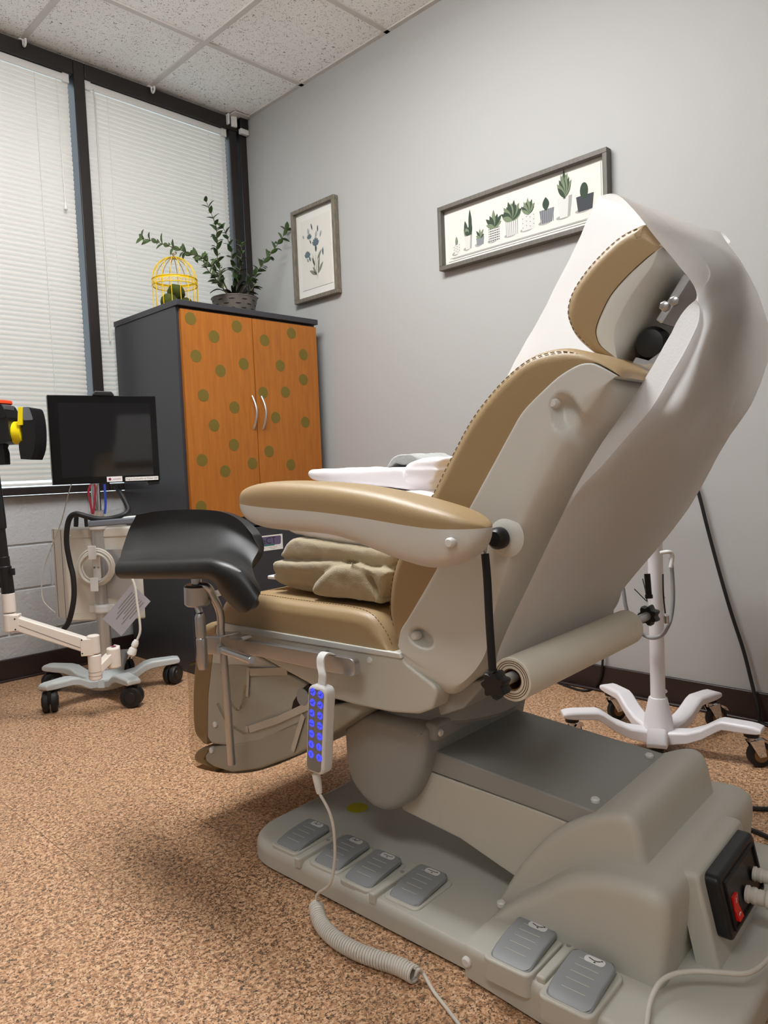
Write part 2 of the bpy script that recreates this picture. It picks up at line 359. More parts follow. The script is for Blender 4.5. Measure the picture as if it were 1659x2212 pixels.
WORLD_POS = {}
def base_of(parent):
    return WORLD_POS.get(parent.name, Vector((0, 0, 0))) if parent else Vector((0, 0, 0))
def put(o, pos, parent):
    COL.objects.link(o); pos = Vector(pos)
    if parent: o.parent = parent
    o.location = pos - base_of(parent); WORLD_POS[o.name] = pos; return o
def tag(o, label=None, cat=None, group=None, kind=None):
    if label: o['label'] = label
    if cat: o['category'] = cat
    if group: o['group'] = group
    if kind: o['kind'] = kind
    return o
def thing(name, pos, label, cat, group=None):
    o = bpy.data.objects.new(name, None); o.empty_display_size = 0.1; put(o, pos, None); return tag(o, label, cat, group)
def obj(name, m, mat, parent=None, bevel=0.0, segs=2, sharp=40, sub=0, solid=0.0, label=None, remesh=0.0, smoothit=0, displace=0.0, dscale=0.05):
    vs = m.v; lo = [min(v[k] for v in vs) for k in range(3)]; hi = [max(v[k] for v in vs) for k in range(3)]
    c = Vector(((lo[0] + hi[0]) / 2, (lo[1] + hi[1]) / 2, lo[2]))
    me = bpy.data.meshes.new(name); me.from_pydata([Vector(v) - c for v in vs], [], m.f)
    mats = mat if isinstance(mat, (list, tuple)) else [mat]
    for x in mats: me.materials.append(x)
    if len(mats) > 1:
        me.polygons.foreach_set('material_index', m.k)
    b = bmesh.new(); b.from_mesh(me); bmesh.ops.recalc_face_normals(b, faces=b.faces); b.to_mesh(me); b.free()
    me.shade_smooth(); me.set_sharp_from_angle(angle=math.radians(sharp)); me.update()
    o = bpy.data.objects.new(name, me); put(o, c, parent)
    if remesh:
        q = o.modifiers.new('remesh', 'REMESH'); q.mode = 'VOXEL'; q.voxel_size = remesh; q.use_smooth_shade = True
    if smoothit:
        q = o.modifiers.new('smooth', 'SMOOTH'); q.iterations = smoothit; q.factor = 0.5
    if displace:
        tx = bpy.data.textures.new(name, 'CLOUDS'); tx.noise_scale = dscale
        q = o.modifiers.new('displace', 'DISPLACE'); q.texture = tx; q.strength = displace; q.texture_coords = 'LOCAL'
    if solid:
        q = o.modifiers.new('thick', 'SOLIDIFY'); q.thickness = solid; q.offset = 0
    if bevel:
        q = o.modifiers.new('bevel', 'BEVEL'); q.width = bevel; q.segments = segs; q.limit_method = 'ANGLE'; q.angle_limit = math.radians(35); q.harden_normals = False
    if not sub and not remesh and not displace and len(m.v) > 40:
        q = o.modifiers.new('flat_faces', 'WEIGHTED_NORMAL'); q.keep_sharp = True; q.weight = 60
    if sub:
        q = o.modifiers.new('sub', 'SUBSURF'); q.levels = sub; q.render_levels = sub
    if label: o['label'] = label
    return o
def struct(name, m, mat, parent=None, **k):
    return tag(obj(name, m, mat, parent, **k), kind='structure')
def carve(o, cutters):
    """cut pockets into a part, then forget the cutting shapes"""
    for c in cutters:
        q = o.modifiers.new('pocket', 'BOOLEAN'); q.object = c; q.operation = 'DIFFERENCE'; q.solver = 'EXACT'; q.use_self = True
    dg = bpy.context.evaluated_depsgraph_get(); me = bpy.data.meshes.new_from_object(o.evaluated_get(dg))
    o.modifiers.clear()
    if len(me.polygons) > 50: o.data = me
    me = o.data; me.shade_smooth(); me.set_sharp_from_angle(angle=math.radians(50))
    for c in cutters: bpy.data.objects.remove(c, do_unlink=True)
def text_mesh(m, body, size, fn, ext=0.0, align='CENTER', spacing=1.0):
    cu = bpy.data.curves.new('lettering', 'FONT'); cu.body = body; cu.size = size; cu.align_x = align; cu.align_y = 'CENTER'; cu.resolution_u = 2; cu.space_character = spacing
    o = bpy.data.objects.new('lettering', cu); COL.objects.link(o)
    me = bpy.data.meshes.new_from_object(o.evaluated_get(bpy.context.evaluated_depsgraph_get()))
    m.add([fn(v.co.x, v.co.y) for v in me.vertices], [tuple(p.vertices) for p in me.polygons])
    bpy.data.objects.remove(o, do_unlink=True); bpy.data.meshes.remove(me); bpy.data.curves.remove(cu)
def polyline(m, pts, w, fn):
    for a, b in zip(pts, pts[1:]):
        d = Vector(b) - Vector(a); n = Vector((-d.y, d.x)).normalized() * w / 2
        m.flat([tuple(Vector(a) + n), tuple(Vector(a) - n), tuple(Vector(b) - n), tuple(Vector(b) + n)], fn)
def disc(m, c, r, fn, n=20, ry=None):
    ry = ry or r; m.flat([(c[0] + r * math.cos(2 * PI * k / n), c[1] + ry * math.sin(2 * PI * k / n)) for k in range(n)], fn)

# ------------------------------------------------------------------ the room
XL, YB = -4.3, -5.2
m = M().box((XL, YB, -0.05), (0, 0, 0)); struct('floor', m, FLOOR)
m = M().box((XL, YB, H), (0, 0.12, H + 0.05)); struct('ceiling', m, CEILING)
m = M().box((0, YB, 0), (0.1, 0.15, H)); struct('wall_right', m, WALL)
m = M().box((XL - 0.1, YB, 0), (XL, 0.15, H)); struct('wall_left', m, WALL)
m = M().box((XL, YB - 0.1, 0), (0, YB, H)); struct('wall_back', m, WALL)
# the window wall: painted block below the sill, courses 0.2 m high, and a plain pier left of the windows
def course(x0, x1, z0, z1, m, g=0.004):
    m.box((x0 + g, 0, z0 + g), (x1 - g, 0.16, z1 - g))
m = M()
for j in range(4):
    z0 = j * 0.2; x = -2.0 + (0.195 if j % 2 else 0.0) - 0.4
    while x < 0:
        course(max(x, XL), min(x + 0.4, 0.0), z0, z0 + 0.2 if j < 3 else 0.827, m); x += 0.4
m.box((XL, 0.006, 0), (0, 0.15, 0.82)); m.box((XL, 0, 0), (-2.4, 0.15, 0.827))
struct('wall_front', m, BLOCK, bevel=0.006, segs=3)
struct('wall_front_pier', M().box((XL, 0, 0.827), (-1.79, 0.15, H)), WALL)
for nm, a, b in (('baseboard_right', (-0.012, YB, 0), (0, -0.0, 0.0985)), ('baseboard_front', (XL, -0.012, 0), (-0.012, 0, 0.0985)),
                 ('baseboard_left', (XL, YB, 0), (XL + 0.012, -0.012, 0.0985)), ('baseboard_back', (XL, YB, 0), (-0.012, YB + 0.012, 0.0985))):
    m = M().box(a, b)
    if nm == 'baseboard_right': m.box((-0.028, YB, 0), (-0.012, 0, 0.010))
    if nm == 'baseboard_front': m.box((XL, -0.028, 0), (-0.03, -0.012, 0.010))
    struct(nm, m, BASEBOARD, bevel=0.004)
# ceiling grid, 24 mm tees 0.61 m apart, wall angles
m = M()
for k in range(7):
    x = -0.574 - 0.6135 * k
    if x > XL: m.box((x - 0.0125, YB, H - 0.007), (x + 0.0125, 0, H + 0.001))
for k in range(8):
    y = -0.548 - 0.6096 * k
    if y > YB: m.box((XL, y - 0.0125, H - 0.006), (0, y + 0.0125, H + 0.001))
m.box((-0.022, YB, H - 0.006), (0, 0, H + 0.001)); m.box((XL, -0.022, H - 0.006), (0, 0, H + 0.001))
struct('trim_1', m, GRID_WHITE)
# ceiling light troffers over the chair and behind the photographer
def troffer(x0, x1, y0, y1, strength, label):
    t = thing('ceiling_light', ((x0 + x1) / 2, (y0 + y1) / 2, H - 0.02), label, 'ceiling light')
    m = M()
    for a, b in (((x0, y0), (x1, y0 + 0.03)), ((x0, y1 - 0.03), (x1, y1)), ((x0, y0 + 0.03), (x0 + 0.03, y1 - 0.03)), ((x1 - 0.03, y0 + 0.03), (x1, y1 - 0.03))):
        m.box((a[0], a[1], H - 0.02), (b[0], b[1], H - 0.001))
    obj('frame', m, GRID_WHITE, t)
    e = bpy.data.materials.new('lit_diffuser'); e.use_nodes = True; nt = e.node_tree; nt.nodes.clear()
    o = nt.nodes.new('ShaderNodeOutputMaterial'); em = nt.nodes.new('ShaderNodeEmission'); em.inputs[0].default_value = TROFFER + (1,); em.inputs[1].default_value = strength; nt.links.new(em.outputs[0], o.inputs[0])
    obj('diffuser', M().box((x0 + 0.03, y0 + 0.03, H - 0.075), (x1 - 0.03, y1 - 0.03, H - 0.008)), e, t)  # out of view; drop below the frame added so its sides light the ceiling
troffer(-1.79, -1.20, -2.374, -1.162, TROFFER_ABOVE, 'lit ceiling light panel above the exam chair')
troffer(-3.63, -3.04, -4.20, -2.98, TROFFER_BEHIND, 'dimmer ceiling light panel on the side away from the windows')

# ------------------------------------------------------------------ windows and blinds
def bar(m, x0, x1, z0, z1, y0=-0.045, y1=0.06): m.box((x0, y0, z0), (x1, y1, z1))
ZT = 2.772; ZB = 0.862
def window(name, x0, x1):
    m = M(); bar(m, x0, x1, ZT, H - 0.012); bar(m, x0, x1, 0.827, ZB)
    return m
m = M(); bar(m, -1.79, -0.968, ZT, H - 0.012); bar(m, -1.79, -0.968, 0.827, ZB); bar(m, -0.968, -0.915, 0.827, H - 0.012); bar(m, -1.79, -1.76, ZB, ZT)
w1 = struct('window_1', m, FRAME_DARK, bevel=0.004); obj('glass', M().box((-1.77, 0.05, ZB), (-0.96, 0.054, ZT)), GLASS, w1)
m = M(); bar(m, -0.9145, 0, ZT, H - 0.012); bar(m, -0.9145, 0, 0.827, ZB); bar(m, -0.113, -0.066, ZB, ZT); bar(m, -0.046, 0, ZB, ZT)
w2 = struct('window_2', m, FRAME_DARK, bevel=0.004); obj('glass', M().box((-0.915, 0.05, ZB), (-0.03, 0.054, ZT)), GLASS, w2)
def blind(x0, x1, cords, wand, label):
    t = thing('window_blind', ((x0 + x1) / 2, 0.0, ZB), label, 'window blind')
    y = -0.012
    m = M().box((x0 + 0.004, y - 0.014, ZT - 0.036), (x1 - 0.004, y + 0.016, ZT - 0.002)); obj('headrail', m, PEG, t, bevel=0.002)
    for xb in (x0, x1 - 0.03):
        obj('mounting_bracket', M().box((xb, y - 0.018, ZT - 0.04), (xb + 0.03, y + 0.018, ZT + 0.004)), PEG, t, bevel=0.0015)
    m = M(); z = ZT - 0.050; tilt = math.radians(114); w = 0.0128; k = 0
    while z > ZB + 0.022:
        pts = []
        for i in range(5):
            u = -1 + i / 2; d = u * w; cr = 0.0036 * (1 - u * u)
            pts.append((y + d * math.cos(tilt) - cr * math.sin(tilt), z + d * math.sin(tilt) + cr * math.cos(tilt)))
        j = random.uniform(-0.0006, 0.0006)
        m.surf([[(x0 + 0.002 + j, a, b) for a, b in pts], [(x1 - 0.002 + j, a, b) for a, b in pts]])
        z -= 0.0222; k += 1
    obj('slats', m, SLAT, t, sharp=80)
    m = M().box((x0 + 0.003, y - 0.013, ZB + 0.006), (x1 - 0.003, y + 0.013, ZB + 0.018)); obj('bottom_rail', m, PEG, t, bevel=0.002)
    for xc in cords:
        obj('ladder_cord', M().tube([(xc, y - 0.0135, ZT - 0.04), (xc, y - 0.0135, ZB + 0.01)], 0.0012, 6), PEG, t)
    for (xw, zb, tassel) in wand:
        m = M().tube([(xw, y - 0.016, ZT - 0.03), (xw + 0.002, y - 0.021, ZT - 0.08), (xw + 0.004, y - 0.024, zb)], 0.0013 if tassel else 0.0035, 8)
        o = obj('pull_cord' if tassel else 'tilt_wand', m, PEG if tassel else CABLE_WHITE, t)
        if tassel: obj('tassel', M().lathe([(0.002, 0.02), (0.006, 0.012), (0.008, -0.014), (0.004, -0.016)], (xw + 0.004, y - 0.024, zb - 0.015)), PEG, o)
    return t
blind(-1.755, -0.984, (-1.62, -1.14), ((-1.045, 2.17, True),), 'closed white slatted blind on the left window, left of the dark mullion')
blind(-0.910, -0.122, (-0.80, -0.235), ((-0.868, 1.55, False), (-0.165, 1.75, True)), 'closed white slatted blind on the right window behind the cabinet')
# white hooks on the ceiling edge over the windows
for i, (hx, lab) in enumerate(((-1.19, 'small white ceiling hook at the left, nearer the frame edge'), (-0.574, 'small white ceiling hook above the right window'))):
    t = thing('ceiling_hook', (hx, -0.012, H - 0.05), lab, 'hook', 'hooks on the ceiling edge')
    obj('clip', M().box((hx - 0.016, -0.05, H - 0.012), (hx + 0.016, -0.004, H - 0.006)), PEG, t, bevel=0.002)
    path = [(hx, -0.05 + 0.0, H - 0.012)] + [(hx, -0.066 + 0.014 * math.cos(a), H - 0.03 - 0.014 * math.sin(a)) for a in [PI * k / 8 for k in range(9)]] + [(hx, -0.080, H - 0.018)]
    obj('hook', M().tube(path, 0.005, 8), PEG, t)
t = thing('corner_bracket', (-0.05, -0.04, H - 0.09), 'white and black mounting bracket in the ceiling corner', 'bracket')
obj('plate', M().box((-0.115, -0.11, H - 0.012), (-0.02, -0.02, H - 0.006)), GRID_WHITE, t, bevel=0.002)
obj('clip', M().frame((-0.085, -0.05, H - 0.035), (0.016, -0.006, 0), (0.003, 0.01, 0), (0, 0, 0.03)).frame((-0.125, -0.055, H - 0.035), (0.006, 0, 0), (0, 0.012, 0), (0, 0, 0.028)), PEG, t, bevel=0.004)
obj('cap', M().box((-0.056, -0.075, H - 0.065), (-0.006, -0.05, H - 0.01)), BLACK, t, bevel=0.003)
obj('foot', M().box((-0.056, -0.075, H - 0.095), (-0.004, -0.05, H - 0.067)), PEG, t, bevel=0.003)

# ------------------------------------------------------------------ the cabinet
CX0, CX1, CY0, CY1, CZ = -0.855, -0.066, -0.652, -0.06, 1.641
cab = thing('storage_cabinet', ((CX0 + CX1) / 2, (CY0 + CY1) / 2, 0), 'tall charcoal cabinet with orange wood doors covered in olive dots', 'cabinet')
m = M(); yb = CY0 + 0.022
m.box((CX0 + 0.004, yb, 0), (CX0 + 0.022, CY1, CZ - 0.026)); m.box((CX1 - 0.022, yb, 0), (CX1 - 0.004, CY1, CZ - 0.026))
m.box((CX0 + 0.022, CY1 - 0.012, 0), (CX1 - 0.022, CY1, CZ - 0.026)); m.box((CX0 + 0.022, yb, 0), (CX1 - 0.022, CY1 - 0.012, 0.05))
m.box((CX0 + 0.022, yb, 0.66), (CX1 - 0.022, CY1 - 0.012, 0.682)); m.box((CX0 + 0.022, yb, 1.1), (CX1 - 0.022, CY1 - 0.012, 1.118)); m.box((CX0 + 0.022, yb, 1.595), (CX1 - 0.022, CY1 - 0.012, CZ - 0.026))
obj('body', m, CHARCOAL, cab, bevel=0.0015)
obj('top', M().box((CX0, CY0 - 0.004, CZ - 0.025), (CX1, CY1, CZ)), CHARCOAL, cab, bevel=0.002)
DZ0, DZ1 = 0.684, 1.603; XM = -0.4655
dots = [(-0.7903,1.5649),(-0.6756,1.4985),(-0.5516,1.5567),(-0.7731,1.4048),(-0.6513,1.3484),(-0.524,1.3885),(-0.7467,1.2347),(-0.5873,1.1867),(-0.7005,1.1029),(-0.6005,1.0157),(-0.7718,0.9493),(-0.5034,0.9287),(-0.6552,0.8967),(-0.7895,0.7435),(-0.3984,1.5082),(-0.2344,1.5573),(-0.1647,1.4598),(-0.3123,1.3949),(-0.1722,1.3364),(-0.4218,1.2614),(-0.2891,1.2695),(-0.3554,1.1451),(-0.1732,1.1259),(-0.4038,0.9837),(-0.2765,0.9166)]
for a, b, hx in ((CX0 + 0.018, XM - 0.0022, -0.49), (XM + 0.0022, CX1 - 0.010, -0.437)):
    m = M().box((a, CY0 + 0.002, DZ0), (b, CY0 + 0.020, DZ1)); m.mi = 1
    for dx, dz in dots:
        if a < dx < b:
            m.rings([[(dx + 0.0275 * math.cos(2 * PI * k / 28), yy, dz + 0.0275 * math.sin(2 * PI * k / 28)) for k in range(28)] for yy in (CY0 + 0.003, CY0 + 0.0014)])
    d = obj('door', m, [HONEY, OLIVE], cab, label='orange wood cabinet door with olive dots')
    arc = [(hx + 0.004, CY0 + 0.002 - 0.030 * math.sin(PI * k / 14), 1.167 - 0.077 + 0.154 * k / 14 + 0.0) for k in range(15)]
    m = M(); m.tube(arc, [0.0042] + [0.0048] * 13 + [0.0042], 10)
    obj('handle', m, ALU, d, label='satin metal bow handle')
m = M().box((CX0 + 0.018, CY0 + 0.002, 0.065), (CX1 - 0.010, CY0 + 0.020, 0.628)); dr = obj('drop_front', m, CHARCOAL, cab, bevel=0.002)
obj('rail', M().box((CX0 + 0.018, CY0 + 0.012, 0.636), (CX1 - 0.010, CY0 + 0.022, 0.676)), CHARCOAL, cab, bevel=0.002)
# the RESPECT sticker on the lower front
q = [(-0.5274,0.5852),(-0.3509,0.5843),(-0.3497,0.5119),(-0.5317,0.5159)]
sx1 = q[1][0]; sz1 = q[1][1]; sz0 = q[2][1]; sx0 = sx1 - 0.26
m = M().box((sx0, CY0 + 0.0005, sz0), (sx1, CY0 + 0.0024, sz1)); st = obj('sticker', m, STICKER, cab, label='white sticker reading RESPECT')
fs = lambda a, b: (a, CY0 + 0.0002, b)
sh = sz1 - sz0
m = M(); m.flat(rounded([(sx0 + 0.012, sz0 + sh * 0.34), (sx1 - 0.012, sz0 + sh * 0.34), (sx1 - 0.008, sz1 - sh * 0.08), (sx0 + 0.012, sz1 - sh * 0.08)], 0.01), lambda a, b: (a, CY0 + 0.0003, b)); obj('band', m, INK_PURPLE, st)
m = M(); m.flat([(sx0 + 0.012, sz0 + sh * 0.3), (sx1 - 0.05, sz0 + sh * 0.3), (sx1 - 0.05, sz0 + sh * 0.38), (sx0 + 0.012, sz0 + sh * 0.38)], lambda a, b: (a, CY0 + 0.0001, b)); obj('underline', m, INK_TEAL, st)
m = M(); text_mesh(m, 'ReSPeCT', sh * 0.62, lambda a, b: fs((sx0 + sx1) / 2 + a * 1.05, sz0 + sh * 0.63 + b)); obj('lettering', m, INK, st)
m = M(); text_mesh(m, 'APNA', sh * 0.17, lambda a, b: fs(sx0 + 0.135 + a, sz0 + sh * 0.16 + b)); obj('emblem', m, INK_GREY, st); m = M(); text_mesh(m, 'Psychiatric Nursing', sh * 0.085, lambda a, b: fs(sx1 - 0.06 + a, sz0 + sh * 0.2 + b)); text_mesh(m, 'Association', sh * 0.085, lambda a, b: fs(sx1 - 0.06 + a, sz0 + sh * 0.1 + b)); obj('small_print', m, INK_GREY, st)

# ------------------------------------------------------------------ on top of the cabinet: bird cage with moss balls, potted plant
cg = [(-0.8291,1.7816),(-0.6137,1.8146),(-0.7202,1.8907),(-0.7343,1.6699)]
gx = (cg[0][0] + cg[1][0]) / 2; gr = (cg[1][0] - cg[0][0]) / 2 * 0.94; gy = -0.42; gz = cg[0][1]; gtop = cg[2][1]
cage = thing('bird_cage', (gx, gy, CZ), 'yellow wire bird cage with domed top on the cabinet', 'bird cage')
m = M()
m.torus((gx, gy, CZ + 0.004), gr, 0.003, n=40); obj('base_ring', m, YELLOW, cage)
m = M()
for zz in (gz - 0.022, gz + 0.006): m.torus((gx, gy, zz), gr, 0.0022, n=40)
R_ = []
for k in range(41):
    a = 2 * PI * k / 40; R_.append([(gx + gr * math.cos(a), gy + gr * math.sin(a), gz - 0.004), (gx + gr * math.cos(a), gy + gr * math.sin(a), gz + 0.006)])
m.surf(R_)
for k in range(40):
    a = 2 * PI * k / 40; m.torus((gx + gr * math.cos(a), gy + gr * math.sin(a), gz - 0.013), 0.0062, 0.0011, (math.cos(a), math.sin(a), 0), 10, 5)
obj('lace_band', m, YELLOW, cage)
for k in range(16):
    a = 2 * PI * k / 16 + 0.1
    path = [(gx + gr * math.cos(a), gy + gr * math.sin(a), CZ + 0.003), (gx + gr * math.cos(a), gy + gr * math.sin(a), gz)]
    for j in range(1, 9):
        b = PI / 2 * j / 9; path.append((gx + gr * math.cos(b) * math.cos(a), gy + gr * math.cos(b) * math.sin(a), gz + (gtop - gz) * math.sin(b)))
    obj('wire', M().tube(path, 0.0017, 6), YELLOW, cage)
obj('crown', M().lathe([(0.018, -0.006), (0.014, 0.0), (0.004, 0.003), (0.003, 0.008)], (gx, gy, gtop)), YELLOW, cage)
m = M().ball((gx, gy, gtop + 0.016), 0.008, 8).ball((gx + 0.012, gy, gtop + 0.022), 0.007, 8).torus((gx - 0.006, gy, gtop + 0.022), 0.008, 0.002, (0, 1, 0), 12, 6)
obj('bird_finial', m, material('clear_acrylic', srgb(225, 222, 216), 0.1), cage, label='small clear bird on top')
for i, (dx, dy, r, lab) in enumerate(((-0.046, -0.02, 0.038, 'green moss ball inside the yellow cage, left of the three'), (0.006, 0.005, 0.040, 'green moss ball inside the yellow cage, middle one raised on the others'), (0.042, -0.012, 0.036, 'green moss ball inside the yellow cage, right of the three'))):
    z = CZ + r * 0.98 + (0.050 if i == 1 else 0)
    m = M().ball((gx + dx, gy + dy, z), r, 14)
    m.v = [tuple(Vector(v) + (Vector(v) - Vector((gx + dx, gy + dy, z))) * noise.noise(Vector(v) * 60) * 0.14) for v in m.v]
    tag(obj('moss_ball', m, MOSS), lab, 'moss ball', 'moss balls in the cage')

pp = [(-0.4647,1.8005),(-0.2361,1.838),(-0.4337,1.7009),(-0.2548,1.723),(-0.3557,1.7749)]
px_ = pp[4][0]; py_ = -0.36; pr = (pp[1][0] - pp[0][0]) / 2; ph = 0.118
plant = thing('potted_plant', (px_, py_, CZ), 'leafy trailing green plant in a slotted rusty metal pot on the cabinet', 'plant')
m = M(); m.lathe([(pr * 0.74, 0), (pr * 0.76, 0.004), (pr * 0.98, ph - 0.006), (pr * 1.02, ph), (pr * 1.0, ph + 0.004), (pr * 0.95, ph), (pr * 0.9, ph - 0.02), (0.001, ph - 0.024)], (px_, py_, CZ), n=40, cap=True)
m.mi = 1
for j in range(5):
    zz = 0.016 + j * 0.021; rr = pr * (0.755 + 0.235 * zz / ph) + 0.0012
    for k in range(11):
        a0 = 2 * PI * (k + 0.5 * (j % 2)) / 11; da = 0.13
        m.surf([[(px_ + rr * math.cos(a0 + da * t), py_ + rr * math.sin(a0 + da * t), CZ + zz + h * (1 - abs(t) * 0.6)) for t in (-1, -0.5, 0, 0.5, 1)] for h in (-0.0028, 0.0028)])
pot = obj('pot', m, [ZINC, SLOT], plant, label='rusty metal pot with dark slots')
obj('soil', M().lathe([(0.001, 0), (pr * 0.9, 0)], (px_, py_, CZ + ph - 0.012), n=24, cap=False), SOIL, plant)
def leaf(m, p, d, up, L, w):
    d = Vector(d).normalized(); s = d.cross(Vector(up)); s = s.normalized() if s.length > 1e-4 else Vector((1, 0, 0)); n = s.cross(d); rows = []
    for i in range(6):
        t = i / 5; ww = w * math.sin(PI * min(1, t * 0.92 + 0.08)) ** 0.8 * (1 - 0.25 * t); c = Vector(p) + d * L * t - n * L * 0.22 * t * t
        rows.append([c - s * ww + n * ww * 0.35, c, c + s * ww + n * ww * 0.35])
    m.surf(rows)
stems = (
    [(-0.3792,-0.37,1.7698),(-0.4408,-0.38,1.8381),(-0.5102,-0.4,1.8962),(-0.5724,-0.42,1.9162),(-0.6463,-0.44,1.9159),(-0.7117,-0.45,1.923),(-0.7697,-0.45,1.9291),(-0.8263,-0.45,1.935),(-0.8861,-0.45,1.9378)],
    [(-0.3806,-0.36,1.7715),(-0.4145,-0.35,1.8596),(-0.4225,-0.33,1.9533),(-0.4128,-0.32,2.0481),(-0.4072,-0.31,2.1197),(-0.4233,-0.31,2.1617),(-0.4357,-0.3,2.2023),(-0.4495,-0.3,2.2353)],
    [(-0.3563,-0.35,1.7882),(-0.3226,-0.33,1.8894),(-0.3246,-0.32,1.9722),(-0.333,-0.31,2.0424),(-0.3448,-0.3,2.1002),(-0.3648,-0.3,2.1307)],
    [(-0.3633,-0.38,1.7814),(-0.35,-0.4,1.8591),(-0.3488,-0.42,1.923),(-0.3468,-0.43,1.9776),(-0.3471,-0.43,2.0158)],
    [(-0.3277,-0.36,1.7787),(-0.2737,-0.37,1.8538),(-0.229,-0.38,1.9051),(-0.1896,-0.39,1.9561),(-0.1422,-0.39,2.0088),(-0.1016,-0.4,2.0634),(-0.0558,-0.4,2.1196),(-0.0352,-0.4,2.1547)],
    [(-0.4271,-0.42,1.7537),(-0.4896,-0.45,1.7879),(-0.535,-0.46,1.8226),(-0.5751,-0.47,1.8487),(-0.5931,-0.47,1.88)],
    [(-0.3454,-0.4,1.7572),(-0.3086,-0.43,1.7908),(-0.2854,-0.44,1.8264),(-0.2776,-0.44,1.8619)])
rnd = random.Random(3)
for st_ in stems:
    path = open_spline(st_, 6); path[0] = (px_ + (path[0][0] - px_) * 0.6, py_ + (path[0][1] - py_) * 0.6, CZ + ph - 0.012)
    s = obj('stem', M().tube(path, [0.0032 - 0.002 * i / len(path) for i in range(len(path))], 6), STEM, plant)
    m = M(); L = 0; last = Vector(path[0]); k = 0
    for i in range(1, len(path)):
        p = Vector(path[i]); L += (p - last).length; last = p
        if L > 0.027 and i > 4 or i == len(path) - 1:
            L = 0; t = (p - Vector(path[i - 1])).normalized(); a = k * 1.45 + rnd.random() * 0.4; k += 1
            x = t.orthogonal().normalized(); y = t.cross(x)
            for sgn in (1, -1):
                dd = (x * math.cos(a) + y * math.sin(a)) * sgn
                for rep in range(2 if i < len(path) * 0.55 else 1):
                    leaf(m, p + t * 0.008 * rep, dd * rnd.uniform(0.7, 1.1) + t * rnd.uniform(0.35, 0.8) + Vector((0, 0, 0.15)), t, rnd.uniform(0.036, 0.050), rnd.uniform(0.0105, 0.0145))
    obj('leaves', m, LEAF, s, sharp=180)
m = M()
for a, L, h in ((-2.6, 0.13, 0.035), (-2.2, 0.10, 0.06), (-0.5, 0.12, 0.05), (-0.1, 0.14, 0.04), (-1.4, 0.10, 0.07), (0.6, 0.11, 0.06), (2.4, 0.12, 0.06), (-1.9, 0.08, 0.10), (-1.0, 0.09, 0.09)):
    rows = []
    for i in range(8):
        t = i / 7; c = Vector((px_ + math.cos(a) * L * t, py_ + math.sin(a) * L * t, CZ + ph - 0.01 + h * math.sin(PI * min(1, t * 0.75)))); s = Vector((-math.sin(a), math.cos(a), 0)) * 0.012 * math.sin(PI * (0.1 + 0.88 * t))
        rows.append([c - s + Vector((0, 0, 0.004)), c, c + s + Vector((0, 0, 0.004))])
    m.surf(rows)
obj('strap_leaves', m, LEAF_DARK, plant, sharp=180)

# ------------------------------------------------------------------ pictures on the right wall (u runs away from the window, v up)
def picture(y0, y1, z0, z1, w, depth, wood, label):
    t = thing('framed_picture', (-0.012, (y0 + y1) / 2, z0), label, 'framed picture')
    for a, b in (((y0, z0), (y1, z0 + w)), ((y0, z1 - w), (y1, z1)), ((y0, z0 + w), (y0 + w, z1 - w)), ((y1 - w, z0 + w), (y1, z1 - w))):
        obj('frame_rail', M().box((-depth, a[0], a[1]), (-0.002, b[0], b[1])), wood, t, bevel=0.0015)
    obj('backing', M().box((-0.010, y0 + w * 0.6, z0 + w * 0.6), (-0.004, y1 - w * 0.6, z1 - w * 0.6)), MAT_WHITE, t)
    return t
P1 = picture(-0.775, -0.436, 1.760, 2.236, 0.020, 0.032, DRIFTWOOD, 'upright framed print of blue grey flowers, driftwood frame, beside the window corner')
PY, PZ0 = -0.436, 1.760; PW, PH = 0.339, 0.476
art = obj('print', M().box((-0.0125, PY - PW + 0.052, PZ0 + 0.062), (-0.010, PY - 0.052, PZ0 + PH - 0.062)), CARD, P1)
f1 = lambda u, v: (-0.0131, PY - u * PW, PZ0 + v * PH)
def petal(m, c, ang, L, w, fn, asp=1.0, cx=0.0):
    n = 10; pts = []
    for side in (1, -1):
        for i in range(n):
            t = i / n if side == 1 else 1 - i / n; o = w * math.sin(PI * t) ** 0.9 * side + cx * math.sin(PI * t)
            pts.append((c[0] + (math.cos(ang) * L * t - math.sin(ang) * o) * asp, c[1] + math.sin(ang) * L * t + math.cos(ang) * o))
    m.flat(pts, fn)
ASP = PH / PW
C_BLUE = material('watercolour_blue', srgb(96, 116, 124), 0.9); C_PALE = material('watercolour_pale_blue', srgb(166, 176, 178), 0.9); C_GRN = material('watercolour_grey_green', srgb(140, 142, 126), 0.9); C_DK = material('watercolour_dark', srgb(70, 82, 88), 0.9)
m = M()
for c, a, L, w in (((0.50, 0.26), 2.3, 0.13, 0.018), ((0.50, 0.26), 2.75, 0.17, 0.02), ((0.53, 0.27), 0.75, 0.16, 0.02), ((0.53, 0.27), 1.35, 0.2, 0.018), ((0.47, 0.36), 2.2, 0.12, 0.018), ((0.52, 0.42), 0.7, 0.14, 0.016), ((0.46, 0.30), 1.75, 0.2, 0.008), ((0.5, 0.2), 1.62, 0.3, 0.006), ((0.52, 0.2), 1.5, 0.28, 0.005)):
    petal(m, c, a, L, w, f1, ASP * 0.75)
obj('stem_drawing', m, C_GRN, art)
m = M()
for cx, cy, k in ((0.30, 0.47, 1.0), (0.50, 0.57, 1.15), (0.36, 0.66, 0.8)):
    for i in range(6): petal(m, (cx, cy), 0.5 + i * 0.42, 0.075 * k, 0.018 * k, lambda u, v: (-0.0133 - 0.00005 * i, PY - u * PW, PZ0 + v * PH), ASP * 0.75)
obj('blue_petals', m, C_BLUE, art)
m = M()
